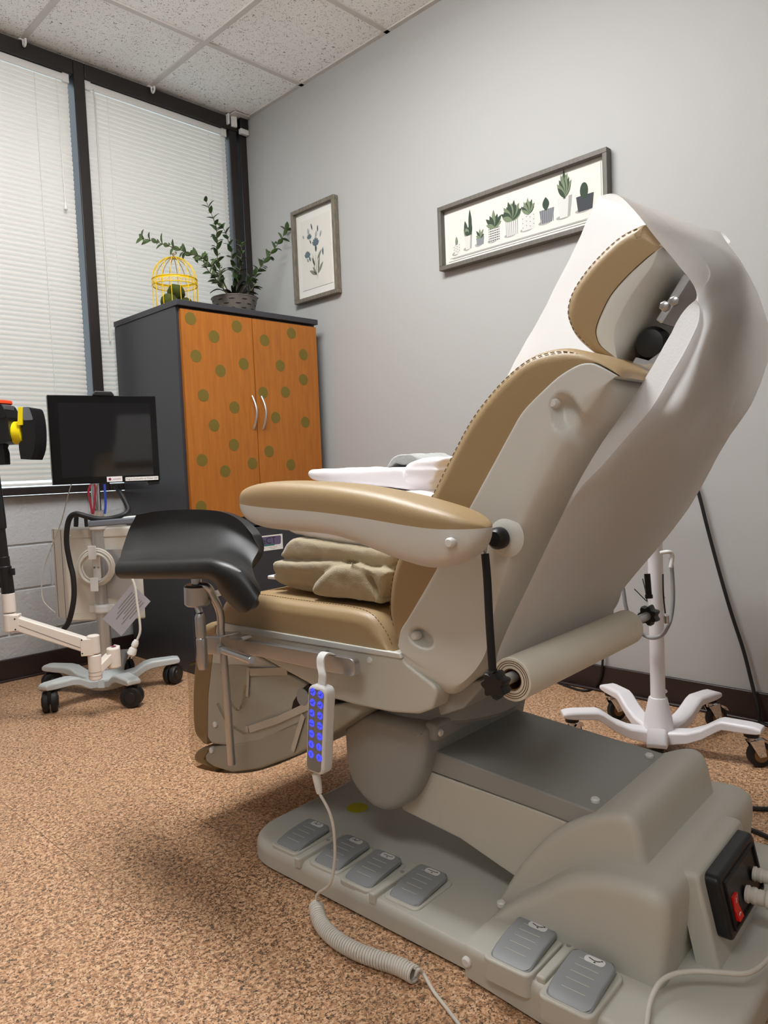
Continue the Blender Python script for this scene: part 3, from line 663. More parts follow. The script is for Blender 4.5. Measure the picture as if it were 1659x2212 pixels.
for c, a, L, w in (((0.36, 0.70), 1.9, 0.08, 0.022), ((0.50, 0.64), 1.2, 0.09, 0.02), ((0.24, 0.68), 2.2, 0.05, 0.014), ((0.6, 0.64), 1.0, 0.08, 0.016), ((0.33, 0.42), 2.4, 0.06, 0.016), ((0.65, 0.46), 1.4, 0.07, 0.018)):
    petal(m, c, a, L, w, lambda u, v: (-0.0138, PY - u * PW, PZ0 + v * PH), ASP * 0.75)
obj('pale_petals', m, C_PALE, art)
m = M()
for c, a, L, w in (((0.44, 0.74), 1.9, 0.08, 0.013), ((0.56, 0.70), 1.5, 0.075, 0.012), ((0.5, 0.5), 1.5, 0.08, 0.02), ((0.37, 0.42), 2.0, 0.06, 0.014), ((0.66, 0.44), 1.6, 0.075, 0.012), ((0.4, 0.6), 2.1, 0.06, 0.01)):
    petal(m, c, a, L, w, lambda u, v: (-0.0141, PY - u * PW, PZ0 + v * PH), ASP * 0.75)
obj('dark_buds', m, C_DK, art)
obj('glass', M().box((-0.024, PY - PW + 0.015, PZ0 + 0.015), (-0.0225, PY - 0.015, PZ0 + PH - 0.015)), PANE, P1)

P2 = picture(-2.222, -1.434, 1.720, 1.988, 0.018, 0.036, GREYWOOD, 'long framed print of nine potted cacti and succulents, grey frame')
QY, QZ0, QW, QH = -1.434, 1.720, 0.788, 0.268
art = obj('print', M().box((-0.0125, QY - QW + 0.036, QZ0 + 0.034), (-0.010, QY - 0.036, QZ0 + QH - 0.034)), CARD, P2)
def f2(lay): return lambda u, v: (-0.0130 - 0.00018 * lay, QY - u * QW, QZ0 + v * QH)
G1 = material('succulent_dark_green', srgb(62, 78, 62), 0.9); G2 = material('succulent_grey_green', srgb(128, 140, 112), 0.9); G3 = material('pot_shadow_grey', srgb(176, 174, 168), 0.9); G4 = material('pot_dark_grey', srgb(74, 76, 80), 0.9); G5 = material('pot_white', srgb(226, 224, 218), 0.9); G6 = material('pot_mid_grey', srgb(140, 142, 146), 0.9)
AS2 = QH / QW
mats = [G1, G2, G3, G4, G5, G6]
m = M()
def pot(u, v, w, h, taper, col, deco=None):
    m.mi = 2; disc(m, (u - 0.012, v + 0.01), w * 0.9, f2(0), 16, 0.03)
    m.mi = col; m.flat(rounded([(u - w * taper, v), (u + w * taper, v), (u + w, v + h), (u - w, v + h)], 0.006), f2(1))
    m.mi = 3
    if deco == 'check':
        for k in range(6): m.flat([(u - w, v + h * (k + .2) / 6), (u + w, v + h * (k + .2) / 6), (u + w, v + h * (k + .6) / 6), (u - w, v + h * (k + .6) / 6)], f2(2))
        m.mi = 4
        for k in range(5): x = u - w + 2 * w * (k + .4) / 5; m.flat([(x, v), (x + 0.003, v), (x + 0.003, v + h), (x, v + h)], f2(3))
    if deco == 'stripe':
        for k in range(7): x = u - w + 2 * w * (k + .4) / 7; m.flat([(x, v), (x + 0.0018, v), (x + 0.0018, v + h), (x, v + h)], f2(2))
    if deco == 'dots':
        for k in range(12): disc(m, (u - w * .75 + w * .5 * (k % 4), v + h * (.2 + .28 * (k // 4)) + (.02 if k % 2 else 0)), 0.0022, f2(2), 8, 0.007)
    m.mi = 2; m.flat([(u + w * 0.35, v), (u + w * taper, v), (u + w, v + h), (u + w * 0.55, v + h)], f2(1.5)) if deco is None and col == 4 else None
def spikes(u, v, n, L, w, col, spread=0.5, lay=4, asp=AS2):
    for k in range(n):
        a = PI / 2 + spread * (k / (n - 1) - 0.5) * 2 if n > 1 else PI / 2
        m.mi = col if k % 3 else (0 if col == 1 else 1); petal(m, (u + 0.012 * (k / max(1, n - 1) - .5), v), a, L * (1 - 0.25 * abs(k / max(1, n - 1) - .5) * 2) * (1 if k % 2 else .85), w, f2(lay + k * 0.1), asp)
pot(0.105, 0.215, 0.024, 0.15, 0.75, 4, 'dots'); spikes(0.105, 0.36, 3, 0.13, 0.022, 1, 0.5)
pot(0.185, 0.24, 0.026, 0.22, 0.72, 4); spikes(0.17, 0.44, 2, 0.33, 0.035, 0, 0.12); spikes(0.2, 0.44, 3, 0.4, 0.032, 0, 0.1); spikes(0.185, 0.45, 5, 0.15, 0.035, 0, 0.9)
pot(0.262, 0.25, 0.026, 0.12, 0.8, 5); spikes(0.262, 0.35, 5, 0.17, 0.02, 1, 1.1)
pot(0.352, 0.245, 0.034, 0.21, 0.85, 4, 'check'); spikes(0.352, 0.44, 7, 0.27, 0.035, 0, 1.15)
pot(0.462, 0.25, 0.040, 0.24, 0.85, 4, 'stripe'); spikes(0.462, 0.46, 13, 0.31, 0.04, 0, 1.15)
pot(0.560, 0.26, 0.042, 0.23, 0.88, 4, 'dots'); spikes(0.560, 0.47, 11, 0.25, 0.025, 1, 0.9)
pot(0.666, 0.28, 0.042, 0.19, 0.7, 5, 'stripe'); spikes(0.668, 0.45, 1, 0.3, 0.055, 1)
pot(0.765, 0.28, 0.041, 0.28, 0.66, 4); spikes(0.765, 0.53, 13, 0.34, 0.03, 1, 0.6); spikes(0.765, 0.6, 7, 0.34, 0.026, 1, 0.35)
pot(0.872, 0.29, 0.046, 0.21, 0.8, 3); m.mi = 0; disc(m, (0.868, 0.56), 0.021, f2(3), 18, 0.11)
m.mi = 3; polyline(m, [(0.075, 0.155), (0.93, 0.155)], 0.006, f2(1)); m.mi = 2; polyline(m, [(0.06, 0.17), (0.93, 0.17)], 0.01, f2(0.5))
obj('succulent_drawing', m, mats, art, sharp=180)
obj('glass', M().box((-0.029, QY - QW + 0.014, QZ0 + 0.014), (-0.0275, QY - 0.014, QZ0 + QH - 0.014)), PANE, P2)

# ------------------------------------------------------------------ the exam chair (t runs across the chair, l along it towards the foot end)
TH = math.radians(3.3); CT, ST = math.cos(TH), math.sin(TH)
def W(t, l, z): return (t * CT - l * ST, t * ST + l * CT, z)
SIDE = lambda l, z, t: W(t, l, z)          # side-view outline, extruded across
PLAN = lambda l, t, z: W(t, l, z)          # plan outline, extruded upwards
def W3(pts): return [W(*p) for p in pts]
TC = -1.43
def mir(t): return 2 * TC - t
chair = thing('exam_chair', W(TC, -2.45, 0), 'large tan and grey reclining medical exam chair in the middle of the room', 'exam chair')

# base: foot cover, head cover with stepped hump
foot = rounded([(-2.632, -1.742), (-1.985, -1.732), (-1.985, -1.128), (-2.632, -1.118)], [0, 0.12, 0.12, 0], 10)
m = M().pillow(foot, 0.006, 0.052, 0.0, PLAN, r1=0.022, n=5, seam=[(-2.632, -1.8), (-2.632, -1.0)], ramp=0.012)
base = obj('base_cover', m, PLASTIC, chair, sharp=50)
head = rounded([(-2.636, -1.756), (-2.636, -1.108), (-3.058, -1.10), (-3.058, -1.800)], [0, 0, 0.06, 0.06], 8)
m = M().pillow(head, 0.006, 0.066, 0.0, PLAN, r1=0.02, n=5, seam=[(-2.636, -1.8), (-2.636, -1.0)], ramp=0.05)
baseh = obj('rear_base_cover', m, PLASTIC, chair, sharp=50)
obj('base_plinth', M().pillow(inset(foot, 0.03), 0.0, 0.012, 0, PLAN, r1=0).pillow(inset(head, 0.03), 0.0, 0.012, 0, PLAN, r1=0), BLACK, chair)
step = closed_spline([(-2.658,0.091),(-2.706,0.128),(-2.76,0.173),(-2.803,0.198),(-2.852,0.213),(-2.908,0.218),(-2.939,0.211)] + [(-2.951, 0.185), (-2.946, 0.12), (-2.940, 0.050, 1), (-2.62, 0.050, 1)], 5)
FLOORLINE = [(-3.2, 0.05), (-2.4, 0.05)]
m = M().pillow(step, -1.668, -1.192, 0.024, SIDE, n=5, seam=FLOORLINE, ramp=0.10); obj('rear_step', m, PLASTIC, baseh, sharp=60)
dome = closed_spline([(-2.605, 0.05, 1)] + [(-2.641,0.116),(-2.672,0.161),(-2.721,0.219),(-2.766,0.255),(-2.81,0.281),(-2.847,0.295),(-2.87,0.291),(-2.883,0.268)] + [(-2.893, 0.22), (-2.905, 0.17), (-2.915, 0.05, 1)], 5)
# the hump is a hollow arch that the lift arm runs into
m = M().pillow(dome, -1.608, -1.572, 0.016, SIDE, n=4, r1=0.004, seam=FLOORLINE, ramp=0.06)
m.pillow(dome, -1.288, -1.252, 0.004, SIDE, n=4, r1=0.016, seam=FLOORLINE, ramp=0.06)
top = [p for p in dome if p[0] < -2.795]
m.pillow([p for p in dome if p[0] < -2.80] + [(-2.86, 0.05)], -1.575, -1.285, 0, SIDE, r1=0)
obj('rear_hump', m, PLASTIC, baseh, sharp=60)
def peg(p, ax, r, h, parent, mat=PEG): return obj('screw_cap', M().lathe([(r * 0.9, -0.004), (r, 0), (r, h * 0.6), (r * 0.7, h)], p, ax, 14), mat, parent, label='white round screw cap' if mat is PEG else None)
for t, l, z in [(-1.627,-2.629,0.068)]: peg(W(t, l, z), (0, 0, 1), 0.008, 0.006, baseh)
for l, z in [(-2.642,0.035)]: peg(W(-1.757, l, z), W(-1, 0, 0), 0.009, 0.006, baseh)
sk = [(-2.123,-1.477)][0]
obj('warning_sticker', M().lathe([(0.026, 0), (0.026, 0.0006)], W(sk[1], sk[0], 0.0518), (0, 0, 1), 28), YELLOW_DULL, base, label='round yellow warning sticker')

# foot pedals
def seat_icon(m, kind, fn):
    P = [(-0.9, 0.05), (-0.35, 0.05), (-0.1, -0.25), (0.45, 0.35)] if kind < 2 else [(-0.9, 0.1), (0.75, 0.1)]
    if kind >= 4: P = [(-0.9, 0.25), (-0.2, -0.05), (0.35, -0.05), (0.75, 0.3)]
    polyline(m, P, 0.2, fn); disc(m, (P[-1][0] + 0.12, P[-1][1] + 0.18), 0.16, fn, 10)
    d = 1 if kind % 2 else -1
    c = (0.1, -0.45) if kind >= 2 else (-0.45, 0.5)
    m.flat([(c[0] - 0.2, c[1] - 0.16 * d), (c[0] + 0.2, c[1] - 0.16 * d), (c[0], c[1] + 0.24 * d)], fn)
def pedal(lc, tc, z, kind, parent, hw=0.0365, hd=0.056, skew=0.0):
    fn = lambda l, t, h: W(tc + t, lc + l + skew * t, z + h - 0.006 * (t / hd) ** 2 * (1.6 if t < 0 else 0.2) + 0.05 * t)
    pl = rounded([(-hw, -hd), (hw, -hd), (hw, hd), (-hw, hd)], 0.014, 5)
    # subdivide the long edges so that the plate can curve
    q = []
    for i in range(len(pl)):
        a, b = pl[i], pl[(i + 1) % len(pl)]; q.append(a)
        if math.dist(a, b) > 0.03:
            for k in range(1, 8): q.append((a[0] + (b[0] - a[0]) * k / 8, a[1] + (b[1] - a[1]) * k / 8))
    m = M()
    st = [(0.0, 0.0), (0.006, 0.0), (0.0075, 0.0008), (0.0085, 0.0025)]
    m.rings([[fn(a, b, h) for a, b in inset(q, d)] for h, d in st], True, False)
    # gridded top
    rows = []; cr = 0.0122; te = hd - 0.0024; xs = hw - 0.0024
    tl = [-te + cr * (1 - math.cos(PI / 2 * k / 6)) for k in range(7)]; tl += [-te + cr + (te - cr) * k / 4 for k in range(1, 5)]; tl = tl + [-t for t in reversed(tl[:-1])]
    for t in tl:
        o_ = max(0, abs(t) - (te - cr)); dd = cr - math.sqrt(max(0, cr * cr - o_ * o_))
        rows.append([fn(-xs + dd, t, 0.0086), fn(-xs * 0.4 + dd * 0.4, t, 0.0087), fn(xs * 0.4 - dd * 0.4, t, 0.0087), fn(xs - dd, t, 0.0086)])
    m.surf(rows)
    p = obj('foot_pedal', m, PEDAL, parent, sharp=50)
    m = M()
    for k in range(5):
        t = -hd * 0.55 + k * hd * 0.3; m.frame(fn(0, t, 0.0087), Vector(fn(hw * 0.52, t, 0.0087)) - Vector(fn(0, t, 0.0087)), Vector(W(0.0006, 0, 0)), (0, 0, 0.0004))
    obj('grip_ribs', m, PLASTIC, p)
    m = M(); ic = rounded([(-0.021, hd * 0.62), (0.013, hd * 0.62), (0.013, hd * 0.90), (-0.021, hd * 0.90)], 0.0077, 6)
    m.rings([[fn(a, b, h) for a, b in ic] for h in (0.0086, 0.0092)])
    s = obj('icon_label', m, PEG, p, label='white pill shaped chair position label')
    m = M(); seat_icon(m, kind, lambda u, v: fn(-0.004 - u * 0.012, hd * 0.76 + v * 0.0085, 0.0095)); obj('icon', m, BLACK, s)
    # moulded tray under the pedal
    tr = rounded([(lc - hw - 0.007, tc - hd - 0.006), (lc + hw + 0.007, tc - hd - 0.006), (lc + hw + 0.007, tc + hd + 0.004), (lc - hw - 0.007, tc + hd + 0.004)], 0.016, 5)
    obj('pedal_tray', M().pillow(tr, z - 0.04, z - 0.0035, 0, PLAN, r1=0.004), PLASTIC, p, sharp=50)
    return p
pc = [(-2.13,-1.663),(-2.254,-1.664),(-2.351,-1.671),(-2.462,-1.662)]
for k, (l, t) in enumerate(pc): pedal(l, t, 0.060, (0, 1, 2, 3)[k], base, skew=0.05)
pc5 = [(-2.73,-1.716),(-2.844,-1.739)]
for k, (l, t) in enumerate(pc5): pedal(l, t, 0.079, 4 + k, baseh, hw=0.0375, skew=0.05)
for l, t, z in ((sum(p[0] for p in pc[0:2]) / 2, -1.665, 0.052), (sum(p[0] for p in pc[2:4]) / 2, -1.665, 0.052), (sum(p[0] for p in pc5) / 2, -1.69, 0.066)):
    pa = base if z < 0.06 else baseh
    b = obj('pedal_divider', M().pillow(rounded([(l - 0.0085, t - 0.075), (l + 0.0085, t - 0.075), (l + 0.0085, t + 0.062), (l - 0.0085, t + 0.062)], 0.005), z - 0.01, z + 0.010, 0, PLAN, r1=0.004), PLASTIC, pa)
    obj('divider_screw', M().lathe([(0.0045, 0), (0.0045, 0.0008)], W(t + 0.02, l, z + 0.0098), (0, 0, 1), 12), PLASTIC_GREY, b)

# power inlet on the rear of the base
REAR = lambda t, z, l: W(t, l - (0.2 - z) * 0.22, z)
m = M().pillow(rounded([(-1.572, 0.055), (-1.33, 0.055), (-1.33, 0.212), (-1.572, 0.212)], [0.009, 0.009, 0.014, 0.014]), -2.93, -2.966, 0, REAR, r1=0.007); bx = obj('inlet_boss', m, PLASTIC, baseh)
m = M().pillow(rounded([(-1.548, 0.104), (-1.352, 0.104), (-1.352, 0.203), (-1.548, 0.203)], 0.014), -2.962, -2.988, 0, REAR, r1=0.006); inlet = obj('power_inlet', m, BLACK, chair, label='black power inlet panel')
m = M()
for a, b in (((-1.53, 0.116), (-1.37, 0.119)), ((-1.53, 0.188), (-1.37, 0.191)), ((-1.53, 0.119), (-1.527, 0.188)), ((-1.373, 0.119), (-1.37, 0.188))): m.box((a[0], a[1], -2.9915), (b[0], b[1], -2.986), REAR)
obj('inlet_rim', m, RUBBER, inlet)
rk = M(); rk.rings([[REAR(t, z, l) for t, z, l in ((-1.513, 0.124, -2.9865), (-1.492, 0.124, -2.9865), (-1.492, 0.124, -2.994), (-1.513, 0.124, -2.994))], [REAR(t, z, l) for t, z, l in ((-1.513, 0.142, -2.9865), (-1.492, 0.142, -2.9865), (-1.492, 0.142, -2.9895), (-1.513, 0.142, -2.9895))], [REAR(t, z, l) for t, z, l in ((-1.513, 0.160, -2.9865), (-1.492, 0.160, -2.9865), (-1.492, 0.160, -2.992), (-1.513, 0.160, -2.992))]])
rk = obj('rocker_switch', rk, RED_LIT, inlet, label='lit red rocker power switch')
m = M(); m.torus(REAR(-1.5025, 0.131, -2.9925), 0.0034, 0.0006, W(0, 1, 0), 18, 5); m.cyl(REAR(-1.5025, 0.148, -2.991), REAR(-1.5025, 0.156, -2.992), 0.0006, 6); obj('switch_marking', m, PEG, rk)

# lift arm and knuckle
kn = closed_spline([(-2.238,0.301),(-2.24,0.251),(-2.255,0.204),(-2.295,0.171),(-2.337,0.162),(-2.376,0.174),(-2.415,0.206),(-2.445,0.257),(-2.46,0.303),(-2.467,0.342)] + [(-2.462, 0.362), (-2.43, 0.368, 1), (-2.26, 0.372, 1), (-2.238, 0.345)], 5)
m = M().pillow(kn, -1.632, -1.228, 0.020, SIDE, n=5); knuckle = obj('lift_knuckle', m, PLASTIC_GREY, chair, sharp=60)
m = M().box((-2.482, -1.615, 0.335), (-2.452, -1.245, 0.372), lambda l, t, z: W(t, l, z)); fl = obj('knuckle_flange', m, PLASTIC_GREY, knuckle, bevel=0.008, segs=3)
peg(W(-1.60, -2.478, 0.352), W(0, -1, 0), 0.008, 0.008, fl); peg(W(-1.262, -2.478, 0.352), W(0, -1, 0), 0.008, 0.008, fl)
cap = [(-2.37, 0.312), (-2.86, 0.272), (-2.86, 0.232), (-2.70, 0.246), (-2.37, 0.264)]
m = M().pillow(rounded(cap, 0.008), -1.588, -1.272, 0.004, SIDE, n=3); arm = obj('lift_arm', m, PLASTIC_GREY, chair, sharp=50)
low = [(-2.34, 0.262), (-2.70, 0.2448), (-2.86, 0.232), (-2.86, 0.06), (-2.63, 0.104), (-2.51, 0.138), (-2.36, 0.155)]
m = M().pillow(rounded(low, 0.010), -1.586, -1.274, 0.004, SIDE, n=3); obj('lower_arm_cover', m, PLASTIC, arm, sharp=50)
for t, l, z in ((-1.555, -2.445, 0.306), (-1.31, -2.445, 0.306), (-1.555, -2.785, 0.278), (-1.31, -2.785, 0.278)): peg(W(t, l, z), (0, 0, 1), 0.0085, 0.007, arm)

# seat
seat = closed_spline([(-1.92,0.575),(-1.941,0.59),(-1.989,0.598),(-2.058,0.603),(-2.187,0.601),(-2.272,0.601),(-2.356,0.6),(-2.399,0.592),(-2.427,0.567)] + [(-2.45,0.527)] + [(-2.21,0.523),(-1.928,0.525)], 5)
seat = closed_spline([p for p in [(-1.917,0.56),(-1.93,0.583),(-1.963,0.595),(-2.058,0.603),(-2.187,0.602),(-2.273,0.602),(-2.356,0.601),(-2.399,0.593),(-2.431,0.565)]] + [q + (1,) for q in [(-2.452,0.527),(-1.928,0.524)]], 5)
m = M().pillow(seat, -1.705, -1.155, 0.026, SIDE, n=6, seam=[(-1.903,0.522),(-1.928,0.524),(-2.452,0.527),(-2.466,0.527)], ramp=0.05); scush = obj('seat_cushion', m, LEATHER, chair, sharp=60)
sl = None
shell = rounded([(-1.91,0.533),(-2.47,0.531),(-2.492,0.514),(-2.562,0.48),(-2.546,0.44),(-2.512,0.424),(-2.447,0.415),(-2.36,0.412),(-2.284,0.414),(-2.216,0.434),(-2.053,0.471),(-1.916,0.479)], [0.008, 0.01, 0.02, 0.02, 0.02, 0.03, 0.04, 0.05, 0.03, 0.03, 0.05, 0.02], 5)
m = M().pillow(shell, -1.705, -1.155, 0.006, SIDE, n=4); sshell = obj('seat_shell', m, PLASTIC, chair, sharp=50)
lip = rounded([(-1.927,0.533),(-2.476,0.534),(-2.482,0.524),(-1.926,0.515)], 0.003)
obj('shell_lip', M().pillow(lip, -1.709, -1.700, 0.002, SIDE, n=3), PLASTIC_PALE, sshell)  # paler plastic puts the light on the upward bevel into the colour
br = rounded([(-2.514,0.468),(-2.626,0.495),(-2.63,0.486),(-2.582,0.435),(-2.528,0.411)], 0.006)
obj('hinge_bracket', M().pillow(br, -1.66, -1.20, 0.004, SIDE, n=3), PLASTIC_GREY, sshell)
for l, z in [(-2.535,0.447)]: obj('bracket_screw', M().lathe([(0.004, 0), (0.004, 0.003), (0.002, 0.004)], W(-1.660, l, z), W(-1, 0, 0), 12), STEEL, sshell)
for l, z in [(-2.397,0.509)]: peg(W(-1.700, l, z), W(-1, 0, 0), 0.007, 0.008, sshell)
# turntable between seat and knuckle
obj('turntable', M().lathe([(0.17, 0), (0.18, 0.01), (0.17, 0.05), (0.12, 0.07)], W(TC, -2.36, 0.355), (0, 0, 1), 40), PLASTIC_GREY, chair)
def stitches(name, pts, parent, r=0.0008, frac=0.6):
    m = M()
    for i in range(len(pts) - 1):
        a, b = Vector(pts[i]), Vector(pts[i + 1]); m.tube([W(*a), W(*a.lerp(b, frac))], r, 5)
    return obj(name, m, STITCH, parent)
def resample(pts, step):
    out = [Vector(pts[0])]; acc = 0
    for a, b in zip(pts, pts[1:]):
        a, b = Vector(a), Vector(b); d = (b - a).length
        while d > 1e-9 and acc + d >= step:
            a = a.lerp(b, (step - acc) / d); d = (b - a).length; acc = 0; out.append(a.copy())
        acc += d
    return out
# rail with its clamp, knee crutch post and crutch
rail = rounded([(-1.959,0.515),(-2.401,0.521),(-2.399,0.486),(-1.957,0.487)], [0, 0.017, 0.014, 0], 8)
m = M().pillow(rail, -1.750, -1.734, 0.002, SIDE, n=2); side = obj('side_rail', m, STEEL, chair, sharp=25)
for l, z in [(-2.282,0.504)]:
    obj('rail_screw', M().lathe([(0.010, 0), (0.010, 0.0012), (0.0075, 0.002), (0.007, 0.0004), (0.001, 0.0002)], W(-1.748, l, z), W(-1, 0, 0), 20), CHROME, side)
    obj('rail_spacer', M().cyl(W(-1.74, l, z), W(-1.70, l, z), 0.009), STEEL, side)
crutch = obj('knee_crutch_clamp', M().pillow(rounded([(-1.983,0.524),(-2.04,0.53),(-2.036,0.488),(-1.983,0.483)], 0.004), -1.792, -1.735, 0.003, SIDE, n=2).pillow(rounded([(-2.012,0.527),(-2.08,0.529),(-2.088,0.524),(-2.083,0.521),(-2.057,0.519),(-2.011,0.515)], 0.001), -1.768, -1.742, 0.001, SIDE, n=1), STEEL, chair, sharp=40)
pole = W3(open_spline([(-1.772,-2.028,0.237),(-1.774,-2.028,0.354),(-1.776,-2.025,0.486),(-1.776,-2.02,0.535),(-1.778,-2.025,0.57),(-1.785,-2.026,0.595),(-1.8,-2.03,0.621),(-1.812,-2.034,0.639),(-1.818,-2.022,0.643),(-1.822,-2.006,0.638)], 5))
obj('crutch_post', M().tube(pole, 0.0086, 14), STEEL, crutch)
cc = [(-2.006,0.646),(-2.004,0.6),(-2.012,0.583),(-2.012,0.488),(-2.014,0.563)]
m = M().cyl(W(-1.822, *cc[1]), W(-1.822, *cc[0]), 0.027, 28); m.cyl(W(-1.822, *cc[2]), W(-1.822, *cc[1]), 0.0075)
obj('swivel_block', m, STEEL, crutch)
m = M().lathe([(0.008, 0), (0.0115, 0.008), (0.0115, 0.05), (0.0095, 0.053), (0.0115, 0.056), (0.012, 0.11), (0.009, 0.122)], W(-1.822, *cc[2]), Vector(W(-1.822, *cc[3])) - Vector(W(-1.822, *cc[2])), 18); obj('locking_handle', m, STEEL, crutch)
lv = W3([(-1.79,-2.038,0.506),(-1.825,-2.083,0.512)])
m = M().cyl(lv[0], lv[1], 0.0085); lv2 = W3([(-1.826,-2.095,0.515),(-1.842,-2.209,0.513)]); m.cyl(lv2[0], lv2[1], 0.0082); obj('clamp_lever', m, STEEL, crutch)
m = M().cyl(W(-1.822, *cc[0]), W3([(-1.822,-2.006,0.663)])[0], 0.011); obj('crutch_neck', m, STEEL, crutch)
m = M().cyl(*W3([(-1.7,-1.894,0.596),(-1.64,-1.853,0.591)]), 0.008); obj('socket_lever', m, STEEL, crutch)
tr = [
  [(-1.74,-1.649,0.789),(-1.72,-1.714,0.795),(-1.7,-1.815,0.797),(-1.69,-1.931,0.794),(-1.69,-2.009,0.774),(-1.7,-2.066,0.745)],
  [(-1.75,-1.625,0.744),(-1.73,-1.71,0.751),(-1.715,-1.823,0.755),(-1.7,-1.941,0.753),(-1.7,-2.038,0.729),(-1.71,-2.091,0.71)],
  [(-1.8,-1.672,0.696),(-1.785,-1.768,0.704),(-1.77,-1.891,0.71),(-1.76,-2.002,0.712),(-1.755,-2.068,0.698),(-1.76,-2.116,0.679)],
  [(-1.84,-1.728,0.683),(-1.83,-1.84,0.688),(-1.825,-1.972,0.695),(-1.82,-2.08,0.7),(-1.82,-2.148,0.69),(-1.81,-2.179,0.665)],
  [(-1.868,-1.765,0.674),(-1.865,-1.898,0.687),(-1.865,-2.032,0.697),(-1.862,-2.135,0.702),(-1.85,-2.197,0.682),(-1.84,-2.236,0.642)],
  [(-1.872,-1.775,0.664),(-1.875,-1.919,0.675),(-1.875,-2.049,0.684),(-1.872,-2.144,0.688),(-1.86,-2.179,0.657),(-1.85,-2.229,0.618)],
  [(-1.86,-1.761,0.657),(-1.865,-1.905,0.666),(-1.865,-2.039,0.675),(-1.86,-2.123,0.676),(-1.85,-2.149,0.64),(-1.845,-2.194,0.612)]]
rows = grid_surface(tr, 5, 6)
m = M().surf([[W(*p) for p in r] for r in rows]); obj('crutch_trough', m, BLACK_SOFT, crutch, solid=0.020, bevel=0.008, segs=3, sub=1, sharp=180, label='black moulded knee trough')

# leg section folded down below the front of the seat
lt = -1.69
lsh = rounded([(-1.881,0.52),(-1.855,0.436),(-1.829,0.339),(-1.817,0.229),(-1.835,0.215),(-1.918,0.228),(-2.025,0.262),(-2.194,0.34),(-2.233,0.389),(-2.192,0.425),(-2.034,0.464),(-1.977,0.505)], [0.014, 0.05, 0.05, 0.02, 0.02, 0.03, 0.05, 0.02, 0.02, 0.02, 0.02, 0.02])
leg = obj('leg_section', M().pillow(lsh, -1.69, -1.17, 0.006, SIDE, n=4), PLASTIC_PALE, chair, sharp=50)
lcu = closed_spline([(-1.841,0.518),(-1.804,0.492),(-1.78,0.425),(-1.76,0.327),(-1.755,0.254),(-1.764,0.22),(-1.799,0.204)] + [q + (1,) for q in [(-1.823,0.214),(-1.835,0.34),(-1.861,0.437),(-1.885,0.519)]], 4)
obj('leg_cushion', M().pillow(lcu, -1.692, -1.168, 0.02, SIDE, n=5, seam=[(-1.885,0.525),(-1.861,0.437),(-1.835,0.34),(-1.818,0.206)], ramp=0.03), LEATHER, leg, sharp=60)
ext = rounded([(-1.802,0.178),(-1.832,0.205),(-1.918,0.232),(-2.026,0.274),(-2.232,0.379),(-2.348,0.418),(-2.364,0.406),(-2.34,0.381),(-2.242,0.316),(-2.151,0.259),(-2.019,0.196),(-1.912,0.161),(-1.837,0.157),(-1.807,0.163)], [0.01, 0.012, 0.02, 0.02, 0.02, 0.01, 0.008, 0.03, 0.05, 0.05, 0.05, 0.04, 0.02, 0.01])
ex = obj('foot_extension', M().pillow(ext, -1.690, -1.170, 0.007, SIDE, n=5), PLASTIC, leg, sharp=60)
fc = closed_spline([(-1.786,0.193),(-1.756,0.173),(-1.752,0.155),(-1.773,0.148)] + [q + (1,) for q in [(-1.829,0.152),(-1.799,0.168),(-1.826,0.202)]], 4)
obj('foot_cushion', M().pillow(fc, -1.69, -1.17, 0.012, SIDE, n=4, seam=[(-1.829,0.149),(-1.799,0.168),(-1.826,0.204)], ramp=0.02), LEATHER, ex, sharp=60)
for l, z in [(-1.861,0.271),(-1.839,0.201)]: peg(W(-1.688, l, z), W(-1, 0, 0), 0.009, 0.008, leg if z > .25 else ex)
obj('hinge_gap_shade', M().pillow(rounded([(-2.142,0.351),(-2.153,0.381),(-2.176,0.408),(-2.201,0.426),(-2.251,0.417),(-2.249,0.393)], 0.004), -1.6925, -1.68, 0, SIDE, r1=0), BLACK, leg)  # thin black plate on the surface, painting the shade of the open gap
gq = [(-2.187,0.395)][0]; obj('hinge_gear', M().lathe([(0.020, 0), (0.020, 0.002), (0.017, 0.003)], W(-1.6925, *gq), W(-1, 0, 0), 24), PLASTIC_GREY, leg)

# backrest
bf = [(-2.458,0.558),(-2.442,0.6),(-2.445,0.649),(-2.459,0.696),(-2.483,0.738),(-2.518,0.786),(-2.557,0.836),(-2.598,0.897),(-2.641,0.956),(-2.68,0.995),(-2.717,1.024),(-2.752,1.044),(-2.785,1.052),(-2.82,1.052),(-2.852,1.042),(-2.883,1.026),(-2.909,1.009)]
div = [(-2.908,0.998),(-2.875,1.02),(-2.86,1.024),(-2.845,1.023),(-2.817,1.012),(-2.789,0.994),(-2.749,0.963),(-2.722,0.927),(-2.684,0.873),(-2.64,0.811),(-2.602,0.759),(-2.562,0.7),(-2.521,0.642),(-2.494,0.603),(-2.476,0.578),(-2.469,0.547)]
divs = open_spline([p[:2] for p in div], 4); divc = [(a - 0.006, b - 0.002) for a, b in div]
bcu = closed_spline(bf + [divc[0] + (1,)] + divc[1:-1] + [divc[-1] + (1,)], 3)
BR = 0.024
m = M().pillow(bcu, -1.7025, -1.1575, BR, SIDE, n=6, seam=open_spline(divc, 4), ramp=0.045); back = obj('back_cushion', m, LEATHER, chair, sharp=60)
ridge = [(-2.903,0.997),(-2.882,0.979),(-2.853,0.958),(-2.82,0.925),(-2.787,0.877),(-2.752,0.815),(-2.72,0.743),(-2.695,0.672),(-2.676,0.608),(-2.658,0.55),(-2.613,0.501),(-2.572,0.5),(-2.515,0.513),(-2.479,0.532)]
